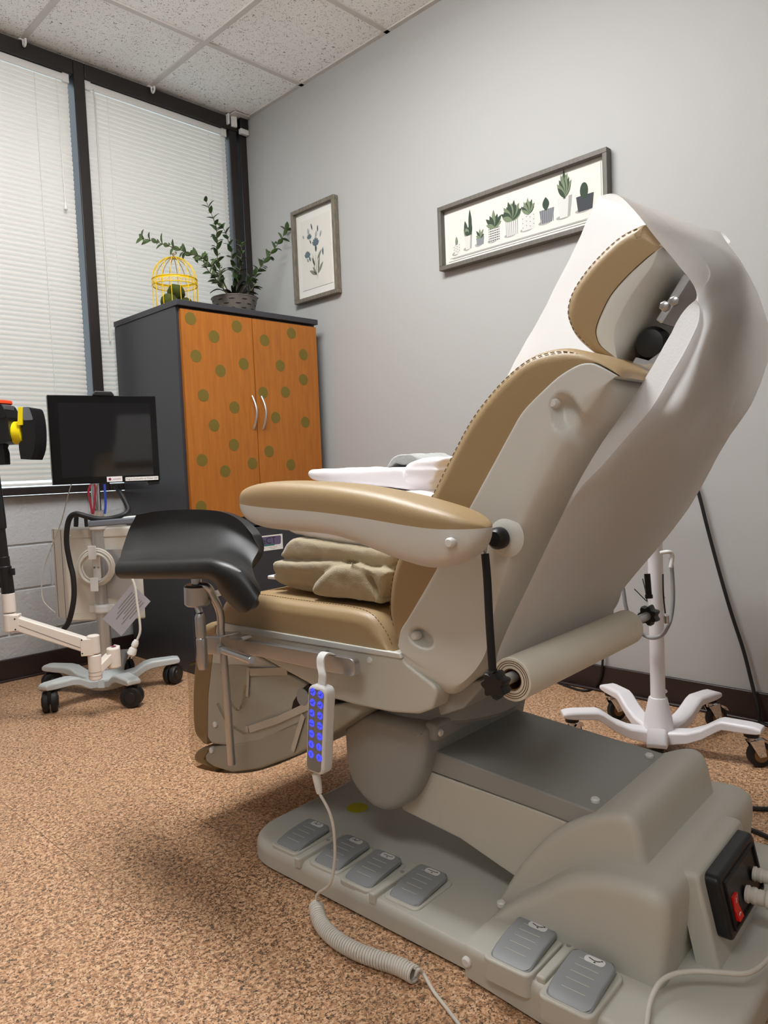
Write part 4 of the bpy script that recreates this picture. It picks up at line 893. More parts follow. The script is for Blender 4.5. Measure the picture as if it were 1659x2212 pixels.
deep = [(-2.876,1.001),(-2.891,0.98),(-2.875,0.945),(-2.841,0.903),(-2.801,0.836),(-2.764,0.781),(-2.727,0.717),(-2.698,0.649),(-2.662,0.571),(-2.615,0.496),(-2.551,0.448),(-2.497,0.461),(-2.434,0.478),(-2.395,0.499)]
def arc_n(pts, n):
    L = [0]
    for p, q in zip(pts, pts[1:]): L.append(L[-1] + math.dist(p[:2], q[:2]))
    out = []
    for k in range(n):
        d = L[-1] * k / (n - 1); i = min(max(j for j in range(len(L)) if L[j] <= d + 1e-9), len(pts) - 2); t = (d - L[i]) / max(1e-9, L[i + 1] - L[i])
        out.append((pts[i][0] + (pts[i + 1][0] - pts[i][0]) * t, pts[i][1] + (pts[i + 1][1] - pts[i][1]) * t))
    return out
NR = 130
dv_ = arc_n(open_spline([p[:2] for p in div], 4), NR); rg_ = arc_n(open_spline(ridge, 5), NR); dp_ = arc_n(open_spline(deep, 5), NR)
pockets = [(p, d, r) for p, d, r in zip([(-2.824,0.947),(-2.525,0.568)], ((-0.45, -0.9), (-0.95, -0.25)), ((0.040, 0.024), (0.032, 0.018)))]
def dent(l, z):
    o = 0.0
    for (pl_, pz_), (dx, dz), (ra, rb) in pockets:
        k = math.hypot(dx, dz); ux, uz = dx / k, dz / k; a = (l - pl_) * ux + (z - pz_) * uz; b = (l - pl_) * -uz + (z - pz_) * ux
        q = math.hypot(a / ra, b / rb); f = max(0.0, min(1.0, (1.0 - q) / 0.45)); f = f * f * (3 - 2 * f)
        o = max(o, 0.024 * f * max(0.0, min(1.0, 0.85 - 0.45 * a / ra)))
    return o
rings_ = []
for k in range(NR):
    d, r, q = dv_[k], rg_[k], dp_[k]; half = []
    for i in range(40):
        u = i / 39; l, z = d[0] + (r[0] - d[0]) * u, d[1] + (r[1] - d[1]) * u; edge_ = 0.004 * max(0, 1 - u / 0.06) ** 2
        half.append((-1.7035 + edge_ + dent(l, z) + 0.012 * max(0.0, u - 0.75) ** 2 * 16 * 0.25, l, z))
    t0 = half[-1][0]
    for i in range(1, 13):
        a = PI / 2 * i / 12; half.append((t0 + (-1.59 - t0) * (1 - math.cos(a)) , r[0] + (q[0] - r[0]) * math.sin(a), r[1] + (q[1] - r[1]) * math.sin(a)))
    rings_.append([W(*p) for p in half] + [W(mir(p[0]), p[1], p[2]) for p in reversed(half)])
m = M().rings(rings_, True, True, closed=True); bshell = obj('back_shell', m, PLASTIC_PALE, chair, sharp=70)
for l, z in [(-2.801,0.969),(-2.506,0.568)]: peg(W(-1.690, l, z), W(-1, 0, 0), 0.0085, 0.012, bshell)
def seam_on(front, t0, r, skip=0, sgn=-1):
    pts = open_spline([p[:2] for p in front], 6); q = inset(pts + [pts[-1]], 0.30 * r) if False else None
    out = []
    for i, p in enumerate(pts):
        a = Vector(pts[max(i - 1, 0)]); b_ = Vector(pts[min(i + 1, len(pts) - 1)]); e = (b_ - a).normalized(); n = Vector((-e.y, e.x)) * sgn; out.append((t0 + 0.24 * r, p[0] + n.x * 0.27 * r, p[1] + n.y * 0.27 * r))
    return out[skip:]
stitches('back_stitching', resample(seam_on(bf, -1.7025, BR, sgn=1), 0.011), back)
stitches('seat_stitching', resample(seam_on([(-1.963,0.595),(-2.058,0.603),(-2.187,0.602),(-2.273,0.602),(-2.356,0.601),(-2.399,0.593),(-2.431,0.565),(-2.446,0.538)], -1.705, 0.026), 0.0085), scush)

# armrests, one each side
def armrest(flip):
    g = (lambda t: mir(t)) if flip else (lambda t: t)
    lm_ = [(-2.18,0.822),(-2.748,0.784)]; lmid = (lm_[0][0] + lm_[1][0]) / 2
    FS = lambda l, z, t: W(g(t), lmid + (l - lmid) * (1 - 0.23 * min(1.0, abs(t + 1.81) / 0.052) ** 2.6), z)
    top_ = [(-2.179,0.823),(-2.186,0.84),(-2.198,0.849),(-2.24,0.859),(-2.301,0.863),(-2.389,0.86),(-2.481,0.853),(-2.574,0.84),(-2.65,0.824),(-2.703,0.81),(-2.735,0.796),(-2.746,0.788),(-2.749,0.783)]
    seam_ = [(-2.204,0.822),(-2.294,0.816),(-2.419,0.81),(-2.529,0.801),(-2.627,0.79),(-2.681,0.785),(-2.724,0.784),(-2.762,0.784)]
    bot_ = [(-2.178,0.818),(-2.185,0.809),(-2.198,0.797),(-2.222,0.784),(-2.268,0.774),(-2.346,0.77),(-2.431,0.767),(-2.497,0.756),(-2.559,0.739),(-2.617,0.725),(-2.662,0.72),(-2.7,0.729),(-2.73,0.747),(-2.745,0.768),(-2.749,0.781)]
    def at_l(pts, l):
        q = sorted(open_spline([p[:2] for p in pts], 6))
        if l <= q[0][0]: return q[0][1]
        for p0, p1 in zip(q, q[1:]):
            if p0[0] <= l <= p1[0]: return p0[1] + (p1[1] - p0[1]) * (l - p0[0]) / max(1e-9, p1[0] - p0[0])
        return q[-1][1]
    la_, lb_ = top_[0][0], top_[-1][0]; NS = 64; tops, bots = [], []
    for k in range(NS + 1):
        x = -math.cos(PI * k / NS); l = (la_ + lb_) / 2 - x * (la_ - lb_) / 2 * 0.9995; w = 0.0525 * max(0.0, 1 - abs(x) ** 7) ** 0.5 + 0.0008
        zs = at_l(seam_, l); zt = max(at_l(top_, l), zs + 0.001); zb = min(at_l(bot_, l), zs - 0.001); up, dn = [], []
        for i in range(25):
            a = PI * i / 24; c, s_ = math.cos(a), math.sin(a)
            up.append(W(g(-1.811 + w * math.copysign(abs(c) ** 0.55, c)), l, zs + (zt - zs) * s_ ** 0.62)); dn.append(W(g(-1.811 + w * math.copysign(abs(c) ** 0.6, c)), l, zs - (zs - zb) * s_ ** 0.75))
        tops.append(up); bots.append(dn)
    a = obj('armrest', M().rings(bots), PLASTIC_PALE, chair, sharp=70)
    obj('arm_pad', M().rings(tops), LEATHER, a, sharp=70)
    for l, z in [(-2.713,0.765)]: peg(W(g(-1.857), l, z), W(-1 if not flip else 1, 0, 0), 0.008, 0.008, a)
    p = [(-2.712,0.76)][0]
    m = M().lathe([(0.034, 0.0), (0.026, 0.006), (0.010, 0.009)], W(g(-1.701), p[0] + 0.002, p[1] - 0.002), W(-1 if not flip else 1, 0, 0), 28); obj('arm_pivot', m, PLASTIC_PALE, a)
    m = M().lathe([(0.018, 0.0), (0.018, 0.012), (0.012, 0.02)], W(g(-1.715), p[0] + 0.004, p[1] - 0.002), W(-1 if not flip else 1, 0, 0), 20); obj('pivot_cap', m, BLACK, a)
armrest(False); armrest(True)

# headrest
hf = [(-2.929,1.205),(-2.917,1.224),(-2.906,1.239),(-2.897,1.245),(-2.864,1.238),(-2.832,1.22),(-2.799,1.194),(-2.774,1.165),(-2.763,1.137),(-2.765,1.113),(-2.78,1.084),(-2.812,1.054),(-2.844,1.036)]
hd_ = [(-2.864,1.03),(-2.844,1.048),(-2.826,1.065),(-2.819,1.082),(-2.82,1.097),(-2.83,1.118),(-2.846,1.143),(-2.873,1.167),(-2.906,1.189),(-2.927,1.199),(-2.934,1.201)]
hc = closed_spline(hf + [hd_[0] + (1,)] + hd_[1:-1] + [hd_[-1] + (1,)], 4)
hcush = obj('headrest_cushion', M().pillow(hc, -1.582, -1.295, 0.022, SIDE, n=6, r1=0.035, seam=open_spline(hd_, 4), ramp=0.04), LEATHER, chair, sharp=60)
stitches('headrest_stitching', resample(seam_on(list(reversed(hf[3:])), -1.582, 0.022, sgn=1), 0.010), hcush)
hn_ = 44; hdv = arc_n(open_spline([p[:2] for p in hd_], 5), hn_)
hbk = arc_n(open_spline([(-2.92,1.21),(-2.931,1.196),(-2.939,1.172),(-2.921,1.14),(-2.898,1.108),(-2.872,1.067),(-2.848,1.033)], 5), hn_); hbk = list(reversed(hbk))
hrg = [(b_[0] + (d_[0] - b_[0]) * 0.52, b_[1] + (d_[1] - b_[1]) * 0.52) for b_, d_ in zip(hbk, hdv)]
hst = []
for t, q in ((-1.5815, 0.0), (-1.580, 0.06), (-1.575, 0.2), (-1.565, 0.45), (-1.55, 0.75), (-1.53, 1.0), (-1.33, 1.0), (-1.31, 0.75), (-1.297, 0.3), (-1.295, 0.0)):
    hst.append((t, [(r_[0] + (b_[0] - r_[0]) * q, r_[1] + (b_[1] - r_[1]) * q) for r_, b_ in zip(hrg, hbk)]))
m = M(); R2 = []
for k in range(hn_):
    d_ = hdv[k]; line = [W(-1.578, *d_), W(-1.5815, d_[0] - 0.002, d_[1] - 0.001)]
    r_ = hst[0][1][k]; line += [W(-1.5815, d_[0] + (r_[0] - d_[0]) * q, d_[1] + (r_[1] - d_[1]) * q) for q in (0.3, 0.6)]
    line += [W(t, *pp[k]) for t, pp in hst] + [W(-1.298, *d_)]
    R2.append(line)
m.rings(R2, True, True, closed=True); hshell = obj('headrest_shell', m, PLASTIC_PALE, chair, sharp=70)
pl = rounded([(-2.958,1.156),(-2.968,1.145),(-2.939,1.105),(-2.924,1.085),(-2.914,1.093)], 0.003)
hb = obj('headrest_bracket', M().pillow(pl, -1.572, -1.34, 0.002, SIDE, n=2), CHROME, chair, sharp=40)
for l, z in [(-2.945,1.116),(-2.93,1.111)]: obj('bracket_bolt', M().lathe([(0.008, 0), (0.008, 0.006), (0.005, 0.008)], W(-1.572, l, z), W(-1, 0, 0), 6), STEEL, hb)
kb = [(-2.899,1.06)][0]
m = M().lathe([(0.018, 0.0), (0.027, 0.006), (0.028, 0.02), (0.022, 0.03), (0.008, 0.034)], W(-1.53, *kb), W(-1, 0, 0), 24); m.cyl(W(-1.53, *kb), W(-1.36, *kb), 0.018); obj('headrest_knob', m, BLACK, hb)
pst = rounded([(-2.86,1.021),(-2.876,1.042),(-2.897,1.034),(-2.923,1.049),(-2.911,1.023),(-2.885,1.001),(-2.869,1.005)], 0.002)
obj('headrest_post', M().pillow(pst, -1.56, -1.40, 0.002, SIDE, n=2), CHROME, hb, sharp=40)

# paper roll holder: two black stays, a rod and its knobs
rod0, rod1 = W(-1.742, -2.712, 0.524), W(-1.118, -2.712, 0.524)
hold = obj('roll_holder', M().cyl(rod0, rod1, 0.0095), ALU, chair)
def stay(kp, pts, ax, parent):
    m = M(); n = 42
    rr = [0.021 + 0.0032 * math.cos(7 * 2 * PI * k / n) for k in range(n)]
    a = Vector(ax); x = Vector(W(0, 1, 0)); z = Vector((0, 0, 1)); R_ = []
    for h, s in ((-0.008, 0.9), (0.0, 1.0), (0.014, 1.0), (0.018, 0.88)):
        R_.append([Vector(kp) + a * h + (x * math.cos(2 * PI * k / n) + z * math.sin(2 * PI * k / n)) * rr[k] * s for k in range(n)])
    m.rings(R_); k = obj('clamp_knob', m, BLACK, parent)
    m = M().tube(pts, 0.0068, 10); m.tube([pts[-1], Vector(pts[-1]) + (Vector(pts[-2]) - Vector(pts[-1])) * 0.15], 0.0085, 10)
    obj('stay', m, RUBBER, parent)
stay(rod0, W3(open_spline([(-1.752,-2.702,0.736),(-1.754,-2.706,0.696),(-1.755,-2.708,0.629),(-1.755,-2.71,0.577),(-1.755,-2.711,0.549)], 5)), W(-1, 0, 0), hold)
stay(rod1, W3([(-1.108,-2.708,0.617),(-1.11,-2.712,0.562)]), W(1, 0, 0), hold)
obj('stay_wire', M().tube(W3([(-1.75,-2.697,0.749),(-1.752,-2.701,0.736)]), 0.0014, 6).tube(W3([(-1.75,-2.709,0.764),(-1.752,-2.706,0.75),(-1.752,-2.703,0.736)]), 0.0014, 6), STEEL, hold)

# ------------------------------------------------------------------ exam paper: roll and sheet
rc = (-2.712, 0.520); rr = 0.037
paper = thing('exam_paper', W(-1.435, -2.712, 0.48), 'white exam table paper pulled from a roll behind the chair up over its headrest', 'exam paper')
m = M().lathe([(0.0185, 0), (rr - 0.001, 0), (rr, 0.002), (rr, 0.463), (rr - 0.001, 0.465), (0.0185, 0.465)], W(-1.70, *rc), W(1, 0, 0), 48, cap=False)
roll = obj('paper_roll', m, material('rolled_paper', srgb(229, 224, 208), 0.75), paper)
m = M(); 
for q_ in (0.024, 0.028, 0.0315): m.torus(W(-1.7003, *rc), q_, 0.0007, W(1, 0, 0), 48, 5)
obj('layer_edges', m, CARDBOARD, roll)
m = M().lathe([(0.0165, 0.002), (0.0188, 0.0), (0.0188, 0.465), (0.0165, 0.463)], W(-1.7005, *rc), W(1, 0, 0), 32, cap=False); obj('cardboard_core', m, CARDBOARD, roll)
def row5(c0, c1, c4, a=0.33, b=0.66, bulge=0.0):
    c0, c1, c4 = map(Vector, (c0, c1, c4)); c2 = c1.lerp(c4, a); c3 = c1.lerp(c4, b)
    c2.y -= bulge; c3.y -= bulge
    return [tuple(c0), tuple(c0.lerp(c1, 0.86)), tuple(c1), tuple(c1.lerp(c2, 0.16)), tuple(c2), tuple(c3), tuple(c4)]
def lv5(l, z, t0, w=0.465, dl=0.0, dz=0.0): return [(t0 + w * k, l + dl * k, z + dz * k) for k in (0, 0.086, 0.1, 0.14, 0.35, 0.68, 1)]
B = [(-1.68,-2.811,0.809),(-1.675,-2.812,0.805),(-1.21,-2.824,0.754),(-1.655,-2.851,0.891),(-1.675,-2.878,0.877),(-1.19,-2.893,0.885),(-1.62,-2.906,0.986),(-1.66,-2.948,0.963),(-1.165,-2.952,0.99),(-1.6,-2.964,1.088),(-1.635,-2.997,1.063),(-1.14,-2.974,1.093),(-1.63,-2.995,1.114),(-1.605,-2.991,1.111),(-1.12,-2.948,1.191),(-1.6,-2.938,1.195),(-1.54,-2.983,1.169),(-1.11,-2.916,1.26)]
ridge_ = [(-1.575,-2.867,1.291),(-1.52,-2.871,1.293),(-1.48,-2.87,1.297),(-1.445,-2.873,1.299),(-1.38,-2.877,1.302),(-1.27,-2.887,1.307),(-1.15,-2.888,1.321)]
an = [math.pi * k / 8 for k in range(3)]
ctrl = [lv5(rc[0] + rr * 0.80, rc[1] + rr * 0.62, -1.699), lv5(rc[0] + rr * 0.62 - 0.012, rc[1] + 0.075, -1.698)]
for i in range(4): ctrl.append(row5(*B[3 * i:3 * i + 3], bulge=(0.006, 0.01, 0.008, 0.0)[i]))
ctrl.append(row5(*B[12:15], a=0.3, b=0.62, bulge=0.014)); ctrl.append(row5(*B[15:18], a=0.3, b=0.62, bulge=0.016))
ctrl.append(list(ridge_))
fr_ = [(-1.565,-2.828,1.309),(-1.56,-2.811,1.298),(-1.56,-2.774,1.234),(-1.56,-2.719,1.151),(-1.565,-2.673,1.086),(-1.57,-2.641,1.037),(-1.575,-2.614,0.993)]
for i, (t, l, z) in enumerate(fr_):
    d = (-0.062, -0.045, -0.02, -0.005, 0.004, 0.004, 0.004)[i]; ctrl.append(lv5(l, z, t, 0.465, d, (0.004, 0.006, 0.01, 0.01, 0.01, 0.01, 0.01)[i]))
rows = grid_surface(ctrl, 7, 8)
def crinkle(p):
    v = Vector(p); k = noise.noise(v * 14) * 0.0028 + noise.noise(v * 38) * 0.0009
    f = max(0.0, min(1.0, (p[2] - 0.62) / 0.2)); return (p[0], p[1] + k * f, p[2] + k * 0.6 * f)
m = M().surf([[W(*crinkle(p)) for p in r] for r in rows]); obj('paper_sheet', m, PAPER, paper, sharp=180)

# ------------------------------------------------------------------ clear vinyl cover round the folded leg section
co = closed_spline([(-1.77,0.411),(-1.756,0.328),(-1.748,0.242),(-1.748,0.179),(-1.757,0.148),(-1.803,0.144),(-1.917,0.162),(-2.028,0.197),(-2.159,0.26),(-2.249,0.316),(-2.346,0.382)] + [(-2.364,0.411),(-2.253,0.424),(-2.168,0.438),(-2.019,0.438),(-1.904,0.426)], 4)
m = M().rings([[SIDE(a, b, t) for a, b in co] for t in (-1.6945, -1.1655)], True, True)
cover = thing('clear_cover', W(TC, -1.95, 0.15), 'clear vinyl cover wrapped round the folded leg section of the chair', 'clear cover')
obj('film', m, CLEAR, cover, sharp=60)
def strip(pts, w, nm='welded_seam'):
    m = M(); P = [Vector(p) for p in pts]
    for a, b in zip(P, P[1:]):
        d = (b - a).normalized(); n = Vector((-d.y, d.x)) * w / 2
        m.rings([[SIDE(x[0], x[1], t) for x in (a + n, a - n, b - n, b + n)] for t in (-1.6955, -1.6945)])
    return obj(nm, m, material('frosted_vinyl', srgb(190, 184, 170), 0.4) if 'frosted_vinyl' not in bpy.data.materials else bpy.data.materials['frosted_vinyl'], cover)
strip([(-2.01,0.424),(-2.14,0.446)], 0.017)
strip([(-1.996,0.287),(-2.101,0.33),(-2.206,0.382),(-2.302,0.426)], 0.016)
strip([(-2.006,0.434),(-1.995,0.364)], 0.008)
strip([(-1.988,0.293),(-1.987,0.278)], 0.010)
strip([(-2.145,0.27),(-2.186,0.357)], 0.012)
m = M()
for pts in ([(-1.696,-1.88,0.327),(-1.697,-1.918,0.289),(-1.697,-1.98,0.274)], [(-1.696,-1.902,0.41),(-1.698,-1.938,0.338),(-1.697,-1.971,0.333),(-1.697,-1.993,0.391)]): m.tube(W3(open_spline(pts, 6)), 0.003, 6)
obj('wrinkle', m, CLEAR, cover)

# ------------------------------------------------------------------ hand control hanging from the rail, with its coiled cord
hc0 = [(-2.326,0.481),(-2.307,0.301),(-2.38,0.472),(-2.361,0.3)]
hand = thing('hand_control', W(-1.79, hc0[1][0], hc0[1][1]), 'pale grey corded hand control with lit blue buttons hooked on the side rail', 'hand control')
hl0, hl1 = (hc0[0][0] + hc0[1][0]) / 2, None
q_ = [(-2.324,0.469),(-2.306,0.303),(-2.367,0.468),(-2.347,0.303)]
body = rounded([q_[0], q_[2], q_[3], q_[1]], 0.012, 6)
hb_ = obj('handset', M().pillow(inset(body, -0.004), -1.800, -1.772, 0.006, SIDE, n=4), PEG, hand, sharp=50)
fcp = obj('face_panel', M().pillow(inset(body, 0.0015), -1.8008, -1.798, 0, SIDE, r1=0), material('slate_panel', srgb(128, 124, 120), 0.5), hb_)
bl = [(-2.335,0.461),(-2.333,0.44),(-2.33,0.419),(-2.328,0.399),(-2.326,0.378),(-2.324,0.357),(-2.322,0.337),(-2.356,0.459),(-2.354,0.439),(-2.352,0.418),(-2.35,0.398),(-2.348,0.377),(-2.345,0.356),(-2.344,0.335)]
for i, (l, z) in enumerate(bl):
    b = obj('button', M().lathe([(0.0074, 0), (0.0074, 0.0008), (0.0068, 0.0012)], W(-1.8006, l, z), W(-1, 0, 0), 24), BLUE_LIT, hb_, label='round button lit blue')
    fg = lambda u, v: W(-1.8022, l - u, z + v)
    m = M(); r, c = i % 7, i // 7; k = 0.0062
    if r < 3:
        polyline(m, [(-0.9 * k, -0.25 * k), (-0.35 * k, 0.05 * k), (0.0, -0.3 * k), (0.75 * k, 0.55 * k)], 0.0011, fg)
        ax_, ay_ = ((-0.1, 0.55), (-0.1, 0.4), (-0.55, 0.5))[r] if c == 0 else ((0.6, -0.2), (-0.2, -0.6), (-0.2, -0.55))[r]
        m.flat([((ax_ - 0.14) * k, (ay_ - 0.1) * k), ((ax_ + 0.14) * k, (ay_ - 0.1) * k), (ax_ * k, (ay_ + 0.16) * k)], fg)
    elif r == 3:
        polyline(m, [(-0.95 * k, 0.1 * k if c else -0.1 * k), (0.95 * k, 0.0 if c else -0.12 * k)], 0.001, fg)
        s = 1 if c == 0 else -1; m.flat([(-0.15 * k, s * 0.4 * k), (0.15 * k, s * 0.4 * k), (0, s * 0.75 * k)], fg)
    else:
        tx = (('RESET', '5', '2'), ('LOCK', '1', '3'))[c][r - 4]; text_mesh(m, tx, 0.0045 if r == 4 else 0.0085, fg)
    obj('marking', m, INK, b)
hk = W3(open_spline([(-1.785,-2.342,0.465),(-1.785,-2.347,0.49),(-1.778,-2.336,0.504),(-1.772,-2.331,0.519),(-1.76,-2.33,0.526),(-1.748,-2.336,0.522),(-1.734,-2.326,0.507),(-1.733,-2.325,0.492)], 6))
m = M(); P = [Vector(p) for p in hk]; wv = Vector(W(0, 0.0095, 0)); rws = []
for i, p in enumerate(P):
    t = (P[min(i + 1, len(P) - 1)] - P[max(i - 1, 0)]).normalized(); nn = wv.cross(t).normalized() * 0.0016; rws.append([p - wv + nn, p + wv + nn, p + wv - nn, p - wv - nn])
m.rings(rws); obj('hook', m, PEG, hand, sharp=50)
sr = W3([(-1.786,-2.317,0.292),(-1.786,-2.32,0.278),(-1.786,-2.324,0.255)])
m = M().tube(sr, [0.0085, 0.008, 0.0055], 14)
for k in range(5): 
    p = Vector(sr[1]).lerp(Vector(sr[2]), 0.05 + 0.18 * k); m.torus(p, 0.0072 - 0.0004 * k, 0.0011, Vector(sr[2]) - Vector(sr[1]), 16, 6)
obj('strain_relief', m, PEG, hand)
c0 = [(-1.792,-2.306,0.02)][0]
coilp = [(c0[0], c0[1], 0.024)] + [(-1.815,-2.341,0.017),(-1.831,-2.392,0.016),(-1.834,-2.448,0.016),(-1.827,-2.498,0.016),(-1.818,-2.54,0.016),(-1.818,-2.577,0.016)]
drop = open_spline([(-1.786,-2.324,0.255),(-1.787,-2.351,0.225),(-1.789,-2.363,0.188),(-1.792,-2.364,0.135),(-1.798,-2.354,0.089)] + [tuple(Vector(c0) + Vector((0.002, -0.004, 0.03))), tuple(Vector(c0) + Vector((0, 0, 0.012)))], 8)
m = M().tube(W3(drop), 0.0030, 10)
cp = resample([Vector(W(*p)) for p in open_spline(coilp, 10)], 0.0022); turns = 50; N = len(cp)
path = []; R0 = 0.0125
def along(u):
    x = u * (N - 1); i = min(int(x), N - 2); return cp[i].lerp(cp[i + 1], x - i), (cp[min(i + 3, N - 1)] - cp[max(i - 3, 0)]).normalized()
for k in range(turns * 14 + 1):
    u = k / (turns * 14); p, t = along(u); x = Vector((0, 0, 1)); y = t.cross(x).normalized(); x = y.cross(t); a = 2 * PI * turns * u
    path.append(p + (x * math.cos(a) + y * math.sin(a)) * R0)
m2 = M().tube(path, 0.0030, 6)
ce = coilp[-1]
tail = open_spline([ce] + [(-1.815,-2.581,0.026),(-1.805,-2.584,0.014),(-1.817,-2.613,0.005),(-1.832,-2.648,0.004),(-1.851,-2.691,0.004),(-1.87,-2.736,0.004)], 8)
obj('straight_cord', m, CABLE_WHITE, hand); m = M().tube(W3(tail), 0.0030, 10); obj('cord_tail', m, CABLE_WHITE, hand); obj('coiled_cord', m2, CABLE_WHITE, hand)

# ------------------------------------------------------------------ linens on the seat
def cloth(name, parts, mat, label, cat, group=None, vox=0.006, it=5, disp=0.006, ds=0.06):
    m = M()
    for poly, t0, t1, r in parts: m.pillow(closed_spline(poly, 4), t0, t1, r, SIDE, n=4)
    return tag(obj(name, m, mat, None, remesh=vox, smoothit=it, displace=disp, dscale=ds), label, cat, group)
cloth('folded_blanket', [
    ([(-2.072,0.704),(-2.086,0.72),(-2.115,0.731),(-2.216,0.725),(-2.324,0.718),(-2.402,0.712),(-2.393,0.681),(-2.296,0.688),(-2.184,0.687),(-2.093,0.682),(-2.061,0.687)], -1.635, -1.22, 0.012),
    ([(-2.054,0.677),(-2.119,0.678),(-2.223,0.684),(-2.278,0.682),(-2.243,0.661),(-2.133,0.653),(-2.057,0.649),(-2.045,0.664)], -1.645, -1.23, 0.009),
    ([(-2.047,0.648),(-2.133,0.657),(-2.229,0.662),(-2.198,0.631),(-2.115,0.627),(-2.058,0.626),(-2.044,0.637)], -1.64, -1.23, 0.009),
    ([(-2.053,0.628),(-2.12,0.63),(-2.181,0.633),(-2.17,0.612),(-2.103,0.613),(-2.072,0.617)], -1.63, -1.23, 0.007),
    ([(-2.197,0.634),(-2.213,0.651),(-2.235,0.666),(-2.273,0.681),(-2.317,0.681),(-2.349,0.673),(-2.37,0.646),(-2.391,0.62),(-2.388,0.61),(-2.333,0.613),(-2.238,0.611),(-2.202,0.613),(-2.192,0.622)], -1.665, -1.25, 0.014),
    ([(-2.311,0.686),(-2.349,0.679),(-2.405,0.677),(-2.4,0.648),(-2.394,0.624),(-2.375,0.65),(-2.354,0.675)], -1.660, -1.26, 0.010)],
    FLEECE, 'sage tan fleece blanket folded on the seat under the white linens', 'blanket', vox=0.0036, it=6, disp=0.004, ds=0.025)
cloth('folded_sheet', [([(-2.056,0.773),(-2.073,0.745),(-2.126,0.731),(-2.214,0.722),(-2.297,0.716),(-2.372,0.71),(-2.403,0.747),(-2.429,0.82),(-2.303,0.829),(-2.163,0.832),(-2.071,0.801)], -1.622, -1.20, 0.02)],
      WHITE_LINEN, 'white folded sheet between the tan blanket and the topmost linen, beside the armrest', 'sheet', disp=0.006)
cloth('folded_sheet', [
    ([(-2.027,0.883),(-2.035,0.858),(-2.145,0.849),(-2.288,0.836),(-2.392,0.824),(-2.406,0.846),(-2.419,0.873),(-2.344,0.88),(-2.206,0.88),(-2.085,0.881)], -1.50, -1.24, 0.010),
    ([(-2.344,0.884),(-2.338,0.85),(-2.402,0.843),(-2.429,0.876),(-2.435,0.893),(-2.386,0.895)], -1.512, -1.24, 0.009),
    ([(-2.347,0.882),(-2.398,0.883),(-2.435,0.887),(-2.433,0.897),(-2.38,0.897)], -1.500, -1.25, 0.005),
    ([(-2.36,0.876),(-2.358,0.868),(-2.427,0.866),(-2.429,0.874)], -1.516, -1.26, 0.004), ([(-2.357,0.864),(-2.358,0.856),(-2.416,0.851),(-2.421,0.861)], -1.515, -1.26, 0.004)],
      WHITE_LINEN, 'white cotton sheet folded flat on top of the linen stack, under the grey cloth', 'sheet', vox=0.004, it=3, disp=0.004)
cloth('wash_cloth', [
    ([(-2.253,0.882),(-2.263,0.88),(-2.277,0.894),(-2.302,0.9),(-2.329,0.901),(-2.352,0.887),(-2.356,0.897),(-2.329,0.908),(-2.289,0.908),(-2.268,0.899)], -1.47, -1.34, 0.006),
    ([(-2.277,0.89),(-2.301,0.885),(-2.346,0.886),(-2.335,0.902),(-2.302,0.906)], -1.46, -1.36, 0.006)],
      TERRY, 'small crumpled grey cloth on top of the white linens', 'cloth', vox=0.0035, it=2, disp=0.006, ds=0.02)
pz = [(-2.11,-1.708),(-2.121,-1.639)]
m = M().pillow(rounded([(-2.44, -1.60), (-1.97, -1.60), (-1.97, -1.19), (-2.44, -1.19)], 0.01), 0.625, 0.632, 0, PLAN, r1=0.002)
tag(obj('seat_pad', m, WHITE_LINEN), 'white disposable pad laid flat on the tan seat, under the blanket', 'pad')

# ------------------------------------------------------------------ power plugs and cords at the base
def plug(p0, ax, k, label, endp):
    t = thing('power_cord', p0, label, 'cord')
    m = M()
    prof = [(0.0, 0), (0.015, 0.001), (0.016, 0.006), (0.013, 0.009), (0.015, 0.012), (0.0155, 0.018), (0.013, 0.021), (0.0145, 0.024), (0.014, 0.032), (0.012, 0.034), (0.016, 0.037), (0.016, 0.043), (0.013, 0.046), (0.012, 0.062), (0.008, 0.078)]
    m.lathe([(r * k, h * k) for r, h in prof], p0, ax, 24); obj('plug', m, CABLE_WHITE, t, sharp=35)
    s = Vector(p0) + Vector(ax).normalized() * 0.076 * k
    obj('cord', M().tube(open_spline([tuple(s), tuple(s + Vector(ax).normalized() * 0.05)] + endp, 8), 0.0042, 10), CABLE_WHITE, t)
plug(W(-1.452, -3.002, 0.140), W(0.02, -1, 0.02), 0.9, 'pale grey plug and cord nearest the red switch on the chair base', [W(-1.44, -3.16, 0.11), W(-1.42, -3.24, 0.02), W(-1.2, -3.3, 0.006), W(-0.9, -3.4, 0.006)])
plug(W(-1.402, -3.0005, 0.152), W(0.02, -1, 0.0), 0.78, 'second pale grey plug and cord on the chair base, farther from the red switch', [W(-1.39, -3.14, 0.12), W(-1.36, -3.22, 0.02), W(-1.1, -3.24, 0.006), W(-0.8, -3.3, 0.006)])
lp = open_spline([(-1.796,-2.962,0.071),(-1.754,-2.951,0.072),(-1.719,-2.943,0.08),(-1.686,-2.945,0.092),(-1.66,-2.96,0.098),(-1.637,-2.986,0.1),(-1.619,-3.014,0.1),(-1.6,-3.038,0.098),(-1.573,-3.05,0.096),(-1.531,-3.057,0.094)] + [W(-1.40, -3.12, 0.085)][:0], 8)
m = M().tube(W3(lp), 0.0040, 12); tag(obj('looped_cord', m, CABLE_WHITE), 'off white cord looping over the rear of the chair base', 'cord')

